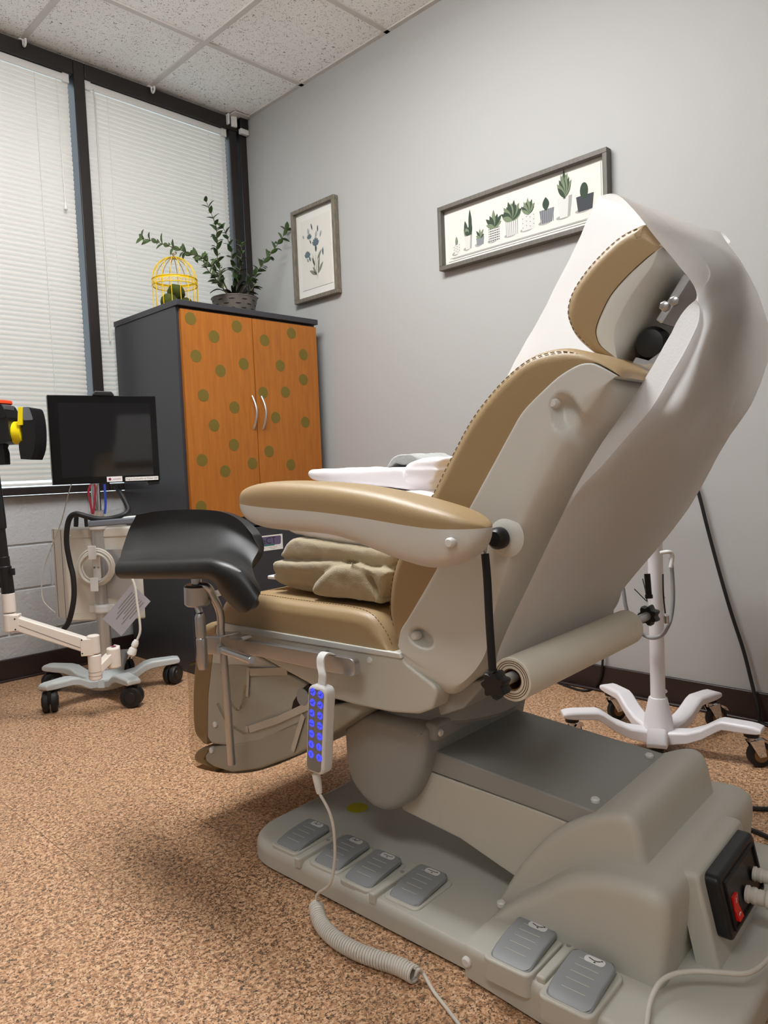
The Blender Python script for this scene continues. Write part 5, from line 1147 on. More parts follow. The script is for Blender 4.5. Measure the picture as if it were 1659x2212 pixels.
# ------------------------------------------------------------------ colposcope cart in the corner by the window
KX, KY = -1.222, -0.562
cart = thing('video_cart', (KX, KY, 0), 'rolling medical video cart with black monitor, cream box and white swing arm by the window', 'medical cart')
def twin_caster(x, y, a, r, parent, hood=BLACK, w=0.022, gap=0.008, stem_top=0.09):
    d = Vector((math.cos(a), math.sin(a), 0)); s = Vector((-d.y, d.x, 0)); c = Vector((x, y, r)); m = M()
    for k in (-1, 1):
        p = c + s * k * (gap / 2); m.lathe([(r * 0.35, 0), (r * 0.93, 0.0), (r, 0.003), (r, w - 0.005), (r * 0.9, w), (r * 0.5, w + 0.001)], p, s * k, 28)
    o = obj('caster', m, RUBBER, parent, label='black twin wheel caster')
    m = M(); 
    for k in (-1, 1): m.lathe([(r * 0.55, w + 0.0), (r * 0.5, w + 0.004), (r * 0.2, w + 0.004)], c + s * k * (gap / 2), s * k, 20)
    m.frame(c + Vector((0, 0, r * 0.45)), d * r * 0.62, s * (gap * 0.5 + 0.003), (0, 0, r * 0.62)); m.cyl(c + Vector((0, 0, r)), (x, y, stem_top), 0.009)
    obj('caster_fork', m, hood, o, bevel=0.002); return o
def star_leg(m, cx, cy, a, prof, w0, w1):
    """prof: (distance, top z, bottom z); the leg narrows from w0 to w1"""
    d = Vector((math.cos(a), math.sin(a), 0)); s = Vector((-d.y, d.x, 0)); R_ = []; rmax = prof[-1][0]
    for r, zt, zb in prof:
        w = (w0 + (w1 - w0) * r / rmax) / 2; c = Vector((cx, cy, 0)) + d * r; b = min(0.006, (zt - zb) * 0.3)
        R_.append([c + s * w + Vector((0, 0, zb)), c + s * w + Vector((0, 0, zt - b)), c + s * (w - b) + Vector((0, 0, zt)), c - s * (w - b) + Vector((0, 0, zt)), c - s * w + Vector((0, 0, zt - b)), c - s * w + Vector((0, 0, zb))])
    m.rings(R_)
A0 = math.radians(-95)
legs = []
for k in range(5):
    a = A0 + 2 * PI * k / 5; m = M()
    star_leg(m, KX, KY, a, [(0.0, 0.075, 0.04), (0.06, 0.075, 0.042), (0.11, 0.085, 0.05), (0.15, 0.108, 0.075), (0.18, 0.114, 0.084), (0.268, 0.115, 0.088), (0.285, 0.113, 0.09), (0.292, 0.107, 0.094)], 0.085, 0.052)
    lg = obj('base_leg', m, CARTGREY, cart, sharp=40, bevel=0.003)
    twin_caster(KX + 0.262 * math.cos(a), KY + 0.262 * math.sin(a), a + 0.9, 0.041, lg, stem_top=0.09)
obj('hub', M().lathe([(0.07, 0.03), (0.085, 0.045), (0.08, 0.075), (0.045, 0.10)], (KX, KY, 0), (0, 0, 1), 30), CARTGREY, cart)
zz = [(-1.267,-0.7196,0.7157),(-1.2564,-0.7179,0.8649),(-1.2926,-0.7373,0.1901),(-1.2835,-0.7328,0.3557),(-1.27,-0.7141,0.7448)]
PXc, PYc = KX, KY
pt = zz[0][2]
obj('pole', M().cyl((KX, KY, 0.08), (KX, KY, zz[4][2] - 0.01), 0.026, 24), ALU, cart, label='satin aluminium pole')
obj('pole_collar', M().cyl((KX, KY, zz[4][2] - 0.015), (KX, KY, zz[4][2] + 0.012), 0.029, 24), PEG, cart)
obj('upper_pole', M().cyl((KX, KY, zz[4][2]), (KX, KY, 1.0), 0.019, 20), CHROME, cart)
# viewing-side axes of the cart as it stands: a runs along the box front, b towards the room
ca = math.radians(-46); AX = Vector((math.cos(ca), math.sin(ca), 0)); BX = Vector((math.sin(ca), -math.cos(ca), 0)) 
BX = Vector((-math.sin(math.radians(46)), -math.cos(math.radians(46)), 0))
FC = Vector((KX, KY, 0))
bd = [(-1.3206,-0.4538,0.6858),(-1.0993,-0.6766,0.7051),(-1.3248,-0.4812,0.3042),(-1.1235,-0.6806,0.3608),(-1.3084,-0.2943,0.6941),(-1.318,-0.3155,0.3214)]
b0, b1, b2, b3, b4, b5 = map(Vector, bd)
nrm = (b1 - b0).cross(b2 - b0).normalized()
dep = (b4 - b0); bh = (b0.z - b2.z)
top_z, bot_z = b0.z, b2.z
u = Vector((b1.x - b0.x, b1.y - b0.y, 0)); wv_ = Vector((dep.x, dep.y, 0))
lo0 = Vector((b2.x, b2.y, 0)) * 0.5 + Vector((b0.x, b0.y, 0)) * 0.5
C8 = [lo0, lo0 + u, lo0 + u + wv_, lo0 + wv_]
m = M().rings([[(p.x, p.y, z) for p in C8] for z in (bot_z, top_z)]); box = obj('electronics_box', m, CREAM, cart, bevel=0.006, segs=3)
off = Vector(u).normalized().cross(Vector((0, 0, 1))); off = off if off.dot(Vector(CAM_LOC) - lo0) > 0 else -off
m = M(); e0 = lo0 + off * 0.001
m.frame(e0 + u * 0.5 + Vector((0, 0, top_z - 0.022)), u * 0.49, off * 0.0022, (0, 0, 0.016)); m.frame(e0 + u * 0.5 + Vector((0, 0, bot_z + 0.022)), u * 0.49, off * 0.0022, (0, 0, 0.016)); obj('mounting_strip', m, CREAM, box, bevel=0.001)
m = M(); m.frame(lo0 + wv_ * 0.22 + Vector((0, 0, (top_z + bot_z) / 2)), wv_.normalized() * 0.001 , u.normalized() * 0.002, (0, 0, (top_z - bot_z) * 0.49)); m.frame(lo0 + wv_ * 0.8 + Vector((0, 0, (top_z + bot_z) / 2)), wv_.normalized() * 0.001, u.normalized() * 0.002, (0, 0, (top_z - bot_z) * 0.49)); obj('case_seam', m, INK_GREY, box)
for s in (0.08, 0.9): obj('box_screw', M().lathe([(0.006, 0), (0.006, 0.002), (0.002, 0.004)], e0 + u * s + off * 0.002 + Vector((0, 0, bot_z + 0.024 if s > .5 else top_z - 0.03)), off, 10), STEEL, box)
obj('box_mount', M().frame(FC + (lo0 + u * 0.55 - FC).normalized() * 0.05 + Vector((0, 0, (top_z + bot_z) / 2)), u.normalized() * 0.02, (lo0 + u * 0.55 - FC).normalized() * 0.07, (0, 0, 0.1)), ALU, cart)
# handle bar
hb = [(-1.3195,-0.7094,0.7126),(-1.1936,-0.8364,0.7195),(-1.3212,-0.7097,0.6877)]
h0, h1 = Vector(hb[0]), Vector(hb[1]); hu = (h1 - h0); hn = off
m = M().frame((h0 + h1) / 2, hu * 0.5, hn * 0.014, (0, 0, 0.012)); hd_o = obj('handle_bar', m, SLATE, cart, bevel=0.005, segs=3)
m = M().frame((h0 + h1) / 2 - hn * 0.03 + Vector((0, 0, 0.008)), hu * 0.52, hn * 0.018, (0, 0, 0.009)); obj('handle_bracket', m, PEG, hd_o, bevel=0.004, segs=3)
obj('handle_clamp', M().cyl((KX, KY, h0.z - 0.035), (KX, KY, h0.z - 0.012), 0.036, 24), PEG, hd_o)
zc = zz[3][2]
m = M().cyl((KX, KY, zc - 0.02), (KX, KY, zc + 0.016), 0.035, 24); m.frame((KX, KY, zc - 0.002), AX * 0.052, BX * 0.012, (0, 0, 0.016)); obj('pole_clamp', m, PEG, cart, bevel=0.003)
# cord hook and coil
cc0 = Vector([(-1.2927,-0.7806,0.5272)][0]); zf = off
hk0 = Vector((KX, KY, cc0.z)) + zf * 0.03
m = M().frame(hk0 + zf * 0.004, AX * 0.016, zf * 0.003, (0, 0, 0.065))
for s in (1, -1):
    m.frame(hk0 + zf * 0.022 + Vector((0, 0, 0.052 * s)), AX * 0.014, zf * 0.02, (0, 0, 0.0025)); m.frame(hk0 + zf * 0.043 + Vector((0, 0, 0.064 * s)), AX * 0.016, zf * 0.0025, (0, 0, 0.028))
ho = obj('cord_hook', m, PEG, cart, bevel=0.002)
for s in (-0.006, 0.006): obj('hook_screw', M().lathe([(0.004, 0), (0.004, 0.002)], hk0 + zf * 0.008 + AX * s * 1.3, zf, 10), STEEL, ho)
m = M()
for k in range(6): m.torus(hk0 + zf * (0.014 + 0.004 * (k % 3)) + AX * 0.002 * math.sin(k * 2.1) + Vector((0, 0, 0.003 * math.cos(k * 1.7))), 0.074 - 0.0065 * (k % 4) - (0.008 if k > 3 else 0), 0.0044, zf + AX * 0.03 * math.sin(k), 40, 8)
mc = obj('power_cord_coil', m, CABLE_WHITE, cart)
pl_ = [Vector(q) for q in [(-1.2485,-0.8523,0.5459),(-1.2445,-0.8735,0.5115),(-1.2372,-0.8839,0.476),(-1.2354,-0.8908,0.4145),(-1.2335,-0.8993,0.3354),(-1.2364,-0.8997,0.2952),(-1.2499,-0.8889,0.2609),(-1.2639,-0.8781,0.2196)]]
m = M().tube(open_spline([tuple(p) for p in pl_[:7]], 6), 0.0045, 8); obj('hanging_cord', m, CABLE_WHITE, mc)
d_ = pl_[7] - pl_[6]; m = M().lathe([(0.008, -0.01), (0.012, 0.0), (0.013, 0.012), (0.010, 0.018), (0.015, 0.026), (0.017, 0.045), (0.013, 0.05)], pl_[6], d_, 18); 
pg = obj('plug', m, PEG, mc)
obj('plug_pins', M().cyl(pl_[6] + d_.normalized() * 0.048 + AX * 0.006, pl_[6] + d_.normalized() * 0.066 + AX * 0.006, 0.002, 8).cyl(pl_[6] + d_.normalized() * 0.048 - AX * 0.006, pl_[6] + d_.normalized() * 0.066 - AX * 0.006, 0.002, 8), CHROME, pg)
# monitor
mo = [Vector(q) for q in [(-1.4112,-0.6454,1.2215),(-1.0235,-0.7551,1.198),(-1.4355,-0.6495,0.8772),(-1.0489,-0.7578,0.8572)]]
lf = (mo[0] + mo[2]) / 2; rt = (mo[1] + mo[3]) / 2; mu = Vector((rt.x - lf.x, rt.y - lf.y, 0)); mw = mu.length; mu.normalize(); mn = Vector((mu.y, -mu.x, 0)); mn = mn if mn.dot(Vector(CAM_LOC) - lf) > 0 else -mn
mz0 = (mo[2].z + mo[3].z) / 2; mz1 = (mo[0].z + mo[1].z) / 2; MC = (lf + rt) / 2; MC.z = 0
fm = lambda a, b, c: tuple(MC + mu * a + mn * c + Vector((0, 0, b)))
hw = mw / 2
m = M().pillow(rounded([(-hw, mz0), (hw, mz0), (hw, mz1), (-hw, mz1)], 0.004), -0.035, 0.0, 0.004, fm, n=2); mon = obj('monitor', m, material('gloss_black_bezel', srgb(7, 7, 8), 0.25, spec=0.3), cart, sharp=40)
obj('screen', M().pillow([(-hw + 0.035, mz0 + 0.026), (hw - 0.026, mz0 + 0.026), (hw - 0.026, mz1 - 0.03), (-hw + 0.035, mz1 - 0.03)], -0.002, 0.0008, 0, fm, r1=0), material('dark_screen', srgb(16, 16, 19), 0.06, spec=0.45), mon)
obj('webcam', M().pillow(rounded([(-0.042, mz1 - 0.002), (0.045, mz1 - 0.004), (0.032, mz1 + 0.015), (-0.030, mz1 + 0.017)], 0.006), -0.03, 0.006, 0.004, fm, n=2), BLACK, mon)
obj('bezel_foot', M().pillow(rounded([(0.155, mz0 - 0.016), (0.198, mz0 - 0.012), (0.198, mz0), (0.150, mz0)], 0.004), -0.03, -0.006, 0.002, fm, n=2), BLACK, mon)
s1 = obj('badge', M().pillow([(-0.005, mz0 + 0.004), (0.053, mz0 + 0.004), (0.053, mz0 + 0.0245), (-0.005, mz0 + 0.0245)], 0.0, 0.0016, 0, fm, r1=0), STICKER, mon, label='small white badge with round logo')
m = M(); m.mi = 0; disc(m, (0.006, mz0 + 0.0145), 0.0055, lambda a, b: fm(a, b, 0.0019), 16); text_mesh(m, 'cortexflo', 0.0085, lambda a, b: fm(0.032 + a, mz0 + 0.0145 + b, 0.0019)); obj('badge_print', m, INK_RED, s1)
s2 = obj('notice_strip', M().pillow([(hw - 0.136, mz0 + 0.0045), (hw - 0.008, mz0 + 0.0045), (hw - 0.008, mz0 + 0.0195), (hw - 0.136, mz0 + 0.0195)], 0.0, 0.0012, 0, fm, r1=0), STICKER, mon, label='white notice strip along the lower edge')
m = M(); text_mesh(m, 'Plug in CortexFlo to Power ON', 0.0094, lambda a, b: fm(hw - 0.072 + a, mz0 + 0.012 + b, 0.0016)); obj('notice_print', m, INK, s2)
mm = (MC + FC) / 2; mback = MC - mn * 0.035
m = M().tube([(KX, KY, 0.985), tuple(Vector((KX, KY, 0)) * 0.4 + mback * 0.6 + Vector((0, 0, 0.99))), tuple(mback + Vector((0, 0, 0.99)))], 0.018, 12); m.frame(mback + mn * 0.004 + Vector((0, 0, 0.99)), mu * 0.05, mn * 0.006, (0, 0, 0.05)); obj('monitor_mount', m, BLACK, mon)
# black hose from the monitor to behind the box
hs_ = [Vector(q) for q in [(-1.1784,-0.6553,0.8532),(-1.1836,-0.7099,0.8196),(-1.1861,-0.7532,0.783),(-1.1921,-0.7777,0.7581),(-1.2141,-0.7854,0.7417),(-1.2548,-0.7593,0.7299),(-1.2969,-0.7308,0.7309),(-1.3273,-0.6989,0.7434),(-1.3517,-0.6734,0.7537),(-1.3646,-0.6469,0.7418),(-1.3722,-0.6284,0.7006),(-1.3738,-0.6178,0.6371),(-1.366,-0.6176,0.5636),(-1.361,-0.6273,0.509),(-1.3635,-0.6307,0.4367),(-1.3743,-0.625,0.3739),(-1.3837,-0.6052,0.3257),(-1.3927,-0.5837,0.3026)]]
obj('black_hose', M().tube(open_spline([tuple(p) for p in hs_], 5), 0.0105, 10), RUBBER, cart)
obj('cable_glands', M().cyl([(-1.3059,-0.5636,0.7452)][0], [(-1.3106,-0.5628,0.6973)][0], 0.009).cyl([(-1.2807,-0.5901,0.7326)][0], [(-1.2807,-0.5932,0.6955)][0], 0.007), BLACK, cart)
obj('thin_cable', M().tube(open_spline([tuple(q) for q in [(-1.2991,-0.5175,0.8679),(-1.3104,-0.4835,0.7954),(-1.3225,-0.4494,0.7144),(-1.3443,-0.3929,0.615),(-1.3679,-0.3617,0.5291),(-1.381,-0.3543,0.4587),(-1.3814,-0.3592,0.3952),(-1.3662,-0.3774,0.3616),(-1.349,-0.3968,0.3375)]], 6), 0.0022, 6), CABLE_WHITE, cart)
# swing arm and the scope post
J = Vector([(-1.3925,-0.8469,0.2281)][0]); Jt = Vector([(-1.3879,-0.8447,0.3099)][0]); Jb = Vector([(-1.3959,-0.8503,0.1462)][0]); Jm = Vector([(-1.3905,-0.848,0.24)][0])
E0 = Vector([(-1.623,-0.689,0.3465)][0]); E1 = Vector([(-1.621,-0.6859,0.4083)][0]); E2 = Vector([(-1.6177,-0.6825,0.4884)][0])
Jx = lambda z: (J.x, J.y, z); Ex = lambda z: (E1.x, E1.y, z)
ahr = Vector(E1 - Jt); al = Vector((ahr.x, ahr.y, 0)); ad = al.normalized(); an_ = Vector((-ad.y, ad.x, 0))
sarm = obj('swing_arm', M().rings([[tuple(Vector(Jx(0)) + ad * 0.02 + an_ * s + Vector((0, 0, z))) for s, z in ((-.02, Jt.z - 0.062), (.02, Jt.z - 0.062), (.02, Jt.z - 0.008), (-.02, Jt.z - 0.008))], [tuple(Vector(Ex(0)) - ad * 0.016 + an_ * s + Vector((0, 0, z))) for s, z in ((-.02, E1.z - 0.056), (.02, E1.z - 0.056), (.02, E1.z - 0.003), (-.02, E1.z - 0.003))]]), IVORY, cart, bevel=0.004, segs=3)
g0 = Vector(Jx(Jt.z - 0.044)) + ad * 0.03; g1 = Vector(Ex(E1.z - 0.036)) - ad * 0.03; so = an_ if an_.dot(Vector(CAM_LOC) - J) > 0 else -an_
obj('arm_groove', M().frame((g0 + g1) / 2 + so * 0.0200, (g1 - g0) / 2, so * 0.0006, (0, 0, 0.0012)), INK_GREY, sarm)
m = M().cyl(Jx(Jm.z + 0.002), Jx(Jt.z + 0.002), 0.0225, 28); m.frame(Vector(Jx((Jt.z + Jm.z) / 2 - 0.004)) + ad * 0.02, ad * 0.022, an_ * 0.0225, (0, 0, (Jt.z - Jm.z) / 2 - 0.004)); eb = obj('elbow_upper', m, IVORY, sarm, bevel=0.002)
m = M().cyl(Jx(Jb.z), Jx(Jm.z), 0.0235, 28); el_ = obj('elbow_lower', m, IVORY, sarm)
obj('elbow_ring', M().torus(Jx(Jb.z + 0.016), 0.0236, 0.0007, (0, 0, 1), 36, 5).torus(Jx(Jb.z + 0.03), 0.0236, 0.0007, (0, 0, 1), 36, 5), INK_GREY, el_)
for dz, s in ((0.03, 0.036), (-0.02, 0.036)): obj('arm_screw', M().lathe([(0.0028, 0), (0.0028, 0.0012)], Vector(Jx((Jt.z + Jm.z) / 2 - 0.004 + dz)) + ad * s + so * 0.0223, so, 8), BLACK, eb)
m = M().cyl(Ex(E0.z), Ex(E1.z + 0.006), 0.0225, 28); m.frame(Vector(Ex((E0.z + E1.z) / 2 + 0.002)) - ad * 0.016, ad * 0.018, an_ * 0.0222, (0, 0, (E1.z - E0.z) / 2 - 0.002)); ee = obj('arm_end_joint', m, IVORY, sarm, bevel=0.002)
for dz, s in ((0.018, -0.022), (-0.02, -0.022)): obj('arm_screw', M().lathe([(0.0028, 0), (0.0028, 0.0012)], Vector(Ex((E0.z + E1.z) / 2 + dz)) + ad * s + so * 0.0222, so, 8), BLACK, ee)
obj('post_socket', M().cyl(Ex(E1.z + 0.009), Ex(E2.z), 0.0225, 28), IVORY, sarm)
# short link from the pole foot to the elbow
la = [Vector(q) for q in [(-1.3114,-0.8412,0.256),(-1.3173,-0.8421,0.1724),(-1.3757,-0.8506,0.2164),(-1.3789,-0.8512,0.1702)]]
m = M().cyl(la[1], Vector((la[1].x, la[1].y, la[0].z - 0.006)), 0.025, 24)
dl = (la[0] - la[2]); dl.z = 0; dn_ = Vector((-dl.y, dl.x, 0)).normalized() * 0.019
e1 = Vector((la[0].x, la[0].y, 0)) + dl.normalized() * 0.012; e0_ = Vector((J.x, J.y, 0))
m.rings([[tuple(e0_ + dn_ * s_ + Vector((0, 0, z))) for s_, z in ((-1, la[3].z - 0.012), (1, la[3].z - 0.012), (1, la[3].z + 0.022), (-1, la[3].z + 0.022))], [tuple(e1 + dn_ * s_ + Vector((0, 0, z))) for s_, z in ((-1, la[0].z - 0.036), (1, la[0].z - 0.036), (1, la[0].z), (-1, la[0].z))]])
lko = obj('link_arm', m, IVORY, sarm, bevel=0.004)
obj('link_badge', M().lathe([(0.009, 0), (0.009, 0.0008)], Vector((la[0].x, la[0].y, la[0].z - 0.0022)) - dl.normalized() * 0.004, (0, 0, 1), 16), INK_RED, lko)
zt = [(-1.6186,-0.6813,0.4918),(-1.6141,-0.6792,0.5718),(-1.6059,-0.675,0.7219),(-1.61,-0.6688,0.7472),(-1.5976,-0.664,0.9556),(-1.5929,-0.6632,1.0223),(-1.6211,-0.6734,0.5555)]
prof = [(0.022, zt[0][2]), (0.022, zt[1][2] + 0.015), (0.019, zt[1][2] + 0.018), (0.019, zt[1][2] + 0.05), (0.017, zt[1][2] + 0.052), (0.017, zt[2][2]), (0.022, zt[2][2] + 0.004), (0.023, zt[3][2] + 0.01), (0.021, zt[4][2])]
tilt = Vector((0, 0, 1)) + (ad * 0.05)
post = obj('scope_post', M().lathe([(r, h - E2.z) for r, h in prof], Ex(E2.z - 0.004), tilt, 22), BLACK, cart, label='black scope post on the swing arm')
for q_ in [(-1.6411,-0.6845,0.5221),(-1.6376,-0.6839,0.5718),(-1.6089,-0.7136,0.5651)]: obj('post_latch', M().frame(q_, AX * 0.006, BX * 0.006, (0, 0, 0.012)), BLACK, post, bevel=0.002)
# scope head: body, yellow lens band, hood, orange disc
rv = Vector(CAM_R); uv = Vector((0, 0, 1)); fv = Vector((rv.y, -rv.x, 0)).normalized() * -1
fv = Vector((-CAM_D[0], -CAM_D[1], 0)).normalized(); rv = Vector((CAM_R[0], CAM_R[1], 0)).normalized()
SP = Vector([(-1.6113,-0.6958,1.0929)][0]); pxm = 2.62 / CAM_F
fh = lambda a, b, c: tuple(SP + rv * (a * pxm) + uv * (-(b - 916) * pxm) + fv * c)
head = obj('scope_head', M().pillow(rounded([(-70, 876), (20, 876), (33, 905), (34, 955), (20, 960), (-70, 962)], 8), -0.05, 0.05, 0.02, fh, n=4), BLACK, post, sharp=50, label='black scope head')
obj('eyepiece_ridge', M().pillow(rounded([(-60, 893), (24, 893), (31, 906), (-60, 906)], 4), -0.053, 0.053, 0.008, fh, n=3), RUBBER, head)
LENS_YELLOW = material('bright_yellow_plastic', srgb(244, 220, 12), 0.4)
m = M().lathe([(0.038, 0), (0.041, 0.002), (0.041, 0.034), (0.038, 0.036)], fh(31, 937, 0), rv, 32); yb_ = obj('lens_band', m, LENS_YELLOW, head, label='yellow ring on the lens')
obj('yellow_tab', M().pillow(rounded([(54, 884), (63, 884), (60, 922), (50, 922)], 1), 0.030, 0.043, 0.002, fh, n=2), LENS_YELLOW, yb_)
hood = closed_spline([(60, 887, 1), (74, 884, 1), (80, 890), (84, 915), (84, 945), (80, 975), (71, 996, 1), (50, 994, 1), (48, 962), (57, 955, 1)], 3)
obj('lens_hood', M().pillow(hood, -0.055, 0.036, 0.006, fh, n=3), BLACK, head, sharp=40)
obj('hood_cap', M().pillow(rounded([(61, 884), (75, 884), (83, 912), (62, 912)], 3), -0.04, 0.038, 0.004, fh, n=2), SLATE, head)
obj('orange_disc', M().lathe([(0.052, 0), (0.056, 0.003), (0.056, 0.012), (0.053, 0.014)], fh(-8, 875, 0), (0, 0, 1), 36), ORANGE, head, label='orange red disc on top')
obj('top_bracket', M().pillow(rounded([(-20, 876), (28, 877), (26, 888), (-20, 886)], 2), -0.02, 0.045, 0.003, fh, n=2), SLATE, head)
obj('post_neck', M().pillow(rounded([(-14, 958), (12, 958), (8, 968), (11, 978), (11, 1004), (-14, 1004)], 3), -0.018, 0.018, 0.004, fh, n=2), BLACK, head)

# things hung on the cart
def ribbon(name, pts, w, mat, label, cat):
    m = M(); P = [Vector(p) for p in pts]; R_ = []
    for i, p in enumerate(P):
        t = (P[min(i + 1, len(P) - 1)] - P[max(i - 1, 0)]).normalized(); s = rv.cross(t); s = s.cross(t).normalized() * w / 2; n = s.cross(t).normalized() * 0.0006
        R_.append([p - s - n, p + s - n, p + s + n, p - s + n])
    m.rings(R_); return tag(obj(name, m, mat), label, cat)
rl = ribbon('lanyard', open_spline([(-1.3049,-0.7115,0.8653),(-1.3132,-0.7054,0.8372),(-1.3111,-0.711,0.796),(-1.3067,-0.7192,0.7511),(-1.2923,-0.7196,0.8361),(-1.2928,-0.7167,0.8647)], 5), 0.0085, RED, 'dark red lanyard hanging on the cart pole under the monitor', 'lanyard')
bl_ = ribbon('lanyard', open_spline([(-1.2675,-0.7496,0.8631),(-1.2693,-0.7514,0.8204),(-1.2705,-0.7531,0.7847),(-1.2755,-0.7509,0.7493)], 5), 0.009, BLUE, 'blue lanyard hanging on the cart pole under the monitor', 'lanyard')
lc = [Vector(q) for q in [(-1.1698,-0.7253,0.459),(-1.1228,-0.779,0.3875),(-1.2142,-0.6974,0.2537),(-1.2613,-0.6437,0.3252)]]
m = M(); 
for d in (0, 0.002): m.add([tuple(p + Vector((CAM_D[0], CAM_D[1], 0)) * d) for p in lc[:4]] if d == 0 else [tuple(p + Vector((CAM_D[0], CAM_D[1], 0)) * d) for p in lc[:4]], [(0, 1, 2, 3)])
m.f.append((0, 1, 5, 4)); m.f.append((1, 2, 6, 5)); m.f.append((2, 3, 7, 6)); m.f.append((3, 0, 4, 7)); m.k += [0] * 4
lcard = tag(obj('laminated_card', m, material('laminated_card', srgb(168, 165, 170), 0.15)), 'laminated instruction card hanging tilted low behind the cart pole', 'card')
m = M(); o_, eu, ev = lc[0], (lc[1] - lc[0]), (lc[3] - lc[0])
fcd = lambda a, b: tuple(o_ + eu * a + ev * b - Vector((CAM_D[0], CAM_D[1], 0)) * 0.001)
for k in range(7): x = 0.2 + 0.1 * k; e_ = 0.6 + 0.3 * ((k * 7) % 3) / 3; m.flat([(x, 0.12), (x + 0.03, 0.12), (x + 0.03, e_), (x, e_)], fcd)
obj('print', m, INK_GREY, lcard)

# ------------------------------------------------------------------ white roll stand behind the chair
SX, SY = -0.418, -2.545
stand = thing('roll_stand', (SX, SY, 0), 'white five legged roll stand on chrome casters behind the exam paper', 'stand')
a0 = 2.293
for k in range(5):
    a = a0 - 2 * PI * k / 5; m = M()
    star_leg(m, SX, SY, a, [(0.0, 0.062, 0.022), (0.045, 0.064, 0.026), (0.09, 0.072, 0.038), (0.13, 0.09, 0.058), (0.17, 0.118, 0.088), (0.185, 0.124, 0.098), (0.255, 0.124, 0.1), (0.275, 0.122, 0.102), (0.288, 0.117, 0.106)], 0.055, 0.052)
    lg = obj('base_leg', m, WHITE_CAST, stand, sharp=35, bevel=0.004, segs=3)
    d = Vector((math.cos(a), math.sin(a), 0)); c = Vector((SX, SY, 0)) + d * 0.258; ca_ = (0.15, -0.4, -0.5, -0.75, 2.5)[k]; dd = Vector((math.cos(ca_), math.sin(ca_), 0)); ss = Vector((-dd.y, dd.x, 0))
    wc = c + dd * 0.024 + Vector((0, 0, 0.036))
    cs = obj('caster', M().lathe([(0.012, -0.010), (0.031, -0.011), (0.036, -0.008), (0.036, 0.008), (0.031, 0.011), (0.012, 0.010)], wc, ss, 28), RUBBER, lg, label='black wheel in a chrome fork')
    obj('wheel_hub', M().lathe([(0.021, -0.0115), (0.022, 0), (0.021, 0.0115)], wc, ss, 20), CARDBOARD, cs)
    m = M().cyl(c + Vector((0, 0, 0.072)), c + Vector((0, 0, 0.103)), 0.011, 14)
    for s in (-1, 1):
        m.add([tuple(wc + ss * s * 0.0145 + q) for q in (dd * -0.036 + Vector((0, 0, 0.04)), dd * 0.004 + Vector((0, 0, 0.046)), dd * 0.012 + Vector((0, 0, -0.004)), dd * -0.008 + Vector((0, 0, -0.006)))] + [tuple(wc + ss * s * 0.0125 + q) for q in (dd * -0.036 + Vector((0, 0, 0.04)), dd * 0.004 + Vector((0, 0, 0.046)), dd * 0.012 + Vector((0, 0, -0.004)), dd * -0.008 + Vector((0, 0, -0.006)))], [(0, 1, 2, 3), (7, 6, 5, 4), (0, 1, 5, 4), (1, 2, 6, 5), (2, 3, 7, 6), (3, 0, 4, 7)])
    hoodp = []
    for j in range(9):
        b = math.radians(25 + 105 * j / 8); hoodp.append([tuple(wc + dd * 0.043 * math.cos(b) + Vector((0, 0, 0.043 * math.sin(b))) + ss * q) for q in (-0.0145, -0.008, 0.008, 0.0145)])
    m.surf(hoodp); m.cyl(wc - ss * 0.017, wc + ss * 0.017, 0.004, 10)
    obj('caster_fork', m, CHROME, cs)
    obj('caster_collar', M().lathe([(0.02, 0), (0.021, 0.004), (0.02, 0.012), (0.015, 0.014)], c + Vector((0, 0, 0.088)), (0, 0, 1), 18), BLACK, cs)
obj('hub', M().lathe([(0.030, 0.018), (0.040, 0.024), (0.044, 0.06), (0.040, 0.095), (0.027, 0.155), (0.024, 0.158)], (SX, SY, 0), (0, 0, 1), 28), WHITE_CAST, stand)
obj('hub_cap', M().cyl((SX, SY, 0.006), (SX, SY, 0.02), 0.026, 20), BLACK, stand)
obj('pole', M().cyl((SX, SY, 0.15), (SX, SY, 0.80), 0.0215, 24), WHITE_CAST, stand)
t_ = [Vector(q) for q in [(-0.5132,-2.6315,0.6387),(-0.5288,-2.6179,0.6123)]]
obj('instrument_tray', M().pillow(rounded([(-0.12, -0.09), (0.12, -0.09), (0.12, 0.09), (-0.12, 0.09)], 0.02), 0.80, 0.83, 0.006, lambda a, b, c: (SX + a, SY + b, c)), SLATE, stand)
hkp = open_spline([(-0.5325,-2.6142,0.6112),(-0.5391,-2.6356,0.6156),(-0.5313,-2.644,0.6113),(-0.5315,-2.6451,0.5945),(-0.5359,-2.6426,0.5716)], 5); obj('hook', M().tube(hkp, 0.0055, 10), PEG, stand)
hose = open_spline([(-0.5046,-2.6296,0.5944),(-0.5051,-2.6329,0.5487),(-0.5078,-2.6355,0.4834),(-0.5152,-2.6324,0.4315),(-0.5236,-2.6262,0.4032),(-0.4988,-2.5972,0.3683),(-0.4798,-2.5608,0.3516),(-0.4747,-2.5373,0.3531),(-0.4899,-2.5205,0.3704),(-0.5031,-2.5045,0.4013),(-0.5098,-2.4943,0.4429),(-0.5117,-2.4878,0.4978)], 6); obj('grey_hose', M().tube(hose, 0.0058, 10), material('grey_hose', srgb(150, 152, 154), 0.5), stand)
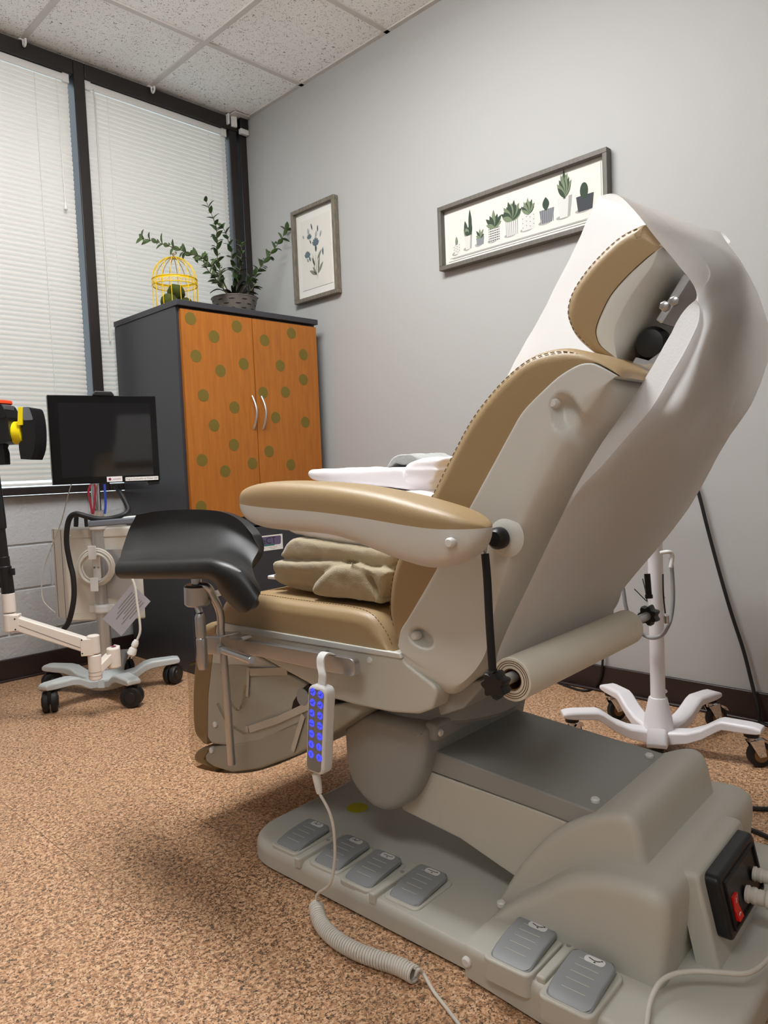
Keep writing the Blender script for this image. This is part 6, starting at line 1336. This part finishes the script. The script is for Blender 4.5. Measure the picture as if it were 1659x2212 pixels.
obj('sensor_lead', M().tube(open_spline([(-0.5524,-2.6272,0.5545),(-0.5556,-2.6288,0.4966),(-0.5556,-2.6331,0.4451)], 5), 0.0022, 6).tube(open_spline([(-0.4505,-2.5195,0.5195),(-0.4471,-2.5258,0.4847),(-0.4457,-2.5301,0.4501)], 5), 0.0015, 6).tube([(-0.4701,-2.5021,0.4902),(-0.4474,-2.5281,0.4529)], 0.0015, 6), BLACK, stand)
p_ = Vector([(-0.5541,-2.636,0.4282)][0]); obj('lead_clip', M().cyl(p_ - Vector((0, 0, 0.012)), p_ + Vector((0, 0, 0.012)), 0.008, 12), CHROME, stand)
obj('pole_button', M().ball((SX + 0.012, SY - 0.018, 0.175), 0.006, 8).ball((SX + 0.012, SY - 0.018, 0.46), 0.005, 8), PEG, stand)

# ------------------------------------------------------------------ cords along the right wall and on the floor
wc_ = [(-0.02,-2.4765,0.8876),(-0.02,-2.5182,0.7577),(-0.02,-2.547,0.6359),(-0.02,-2.5856,0.4817),(-0.02,-2.6209,0.3528),(-0.02,-2.6574,0.2336),(-0.022,-2.6827,0.1301),(-0.036,-2.7048,0.0565),(-0.04,-2.7236,0.0051)] + [(-0.05, -2.86, 0.006), (-0.12, -3.0, 0.006), (-0.2, -3.3, 0.006)]
tag(obj('wall_cord', M().tube(open_spline(wc_, 8), 0.0058, 10), RUBBER), 'long black power cord hanging down the grey wall at the right edge', 'cord')
sc_ = [(-0.02,-2.1523,0.2927),(-0.02,-2.1529,0.1691),(-0.02,-2.1491,0.0976),(-0.02,-2.1382,0.0458)] + [tuple(q) for q in [(-0.0129,-2.1102,0.005),(-0.0615,-2.0942,0.005),(-0.0533,-2.026,0.005),(-0.0211,-1.9343,0.005),(-0.0315,-1.8437,0.005)]]
tag(obj('baseboard_cord', M().tube(open_spline(sc_, 8), 0.0045, 8), RUBBER), 'thin black cord dropping to the baseboard below the paper roll', 'cord')
for i, (pts, lab) in enumerate((([(-0.6786,-2.8578,0.006),(-0.6642,-2.891,0.006),(-0.6414,-2.9263,0.006),(-0.6172,-2.9557,0.006)], 'upper of two black floor cords beside the chair base'), ([(-0.7748,-2.9013,0.006),(-0.7783,-2.935,0.006),(-0.7898,-2.9712,0.006),(-0.7995,-3.0075,0.006)], 'lower of two black floor cords beside the chair base'))):
    tag(obj('floor_cord', M().tube(open_spline(pts, 6), 0.0055, 8), RUBBER), lab, 'cord', 'black cords on the floor')
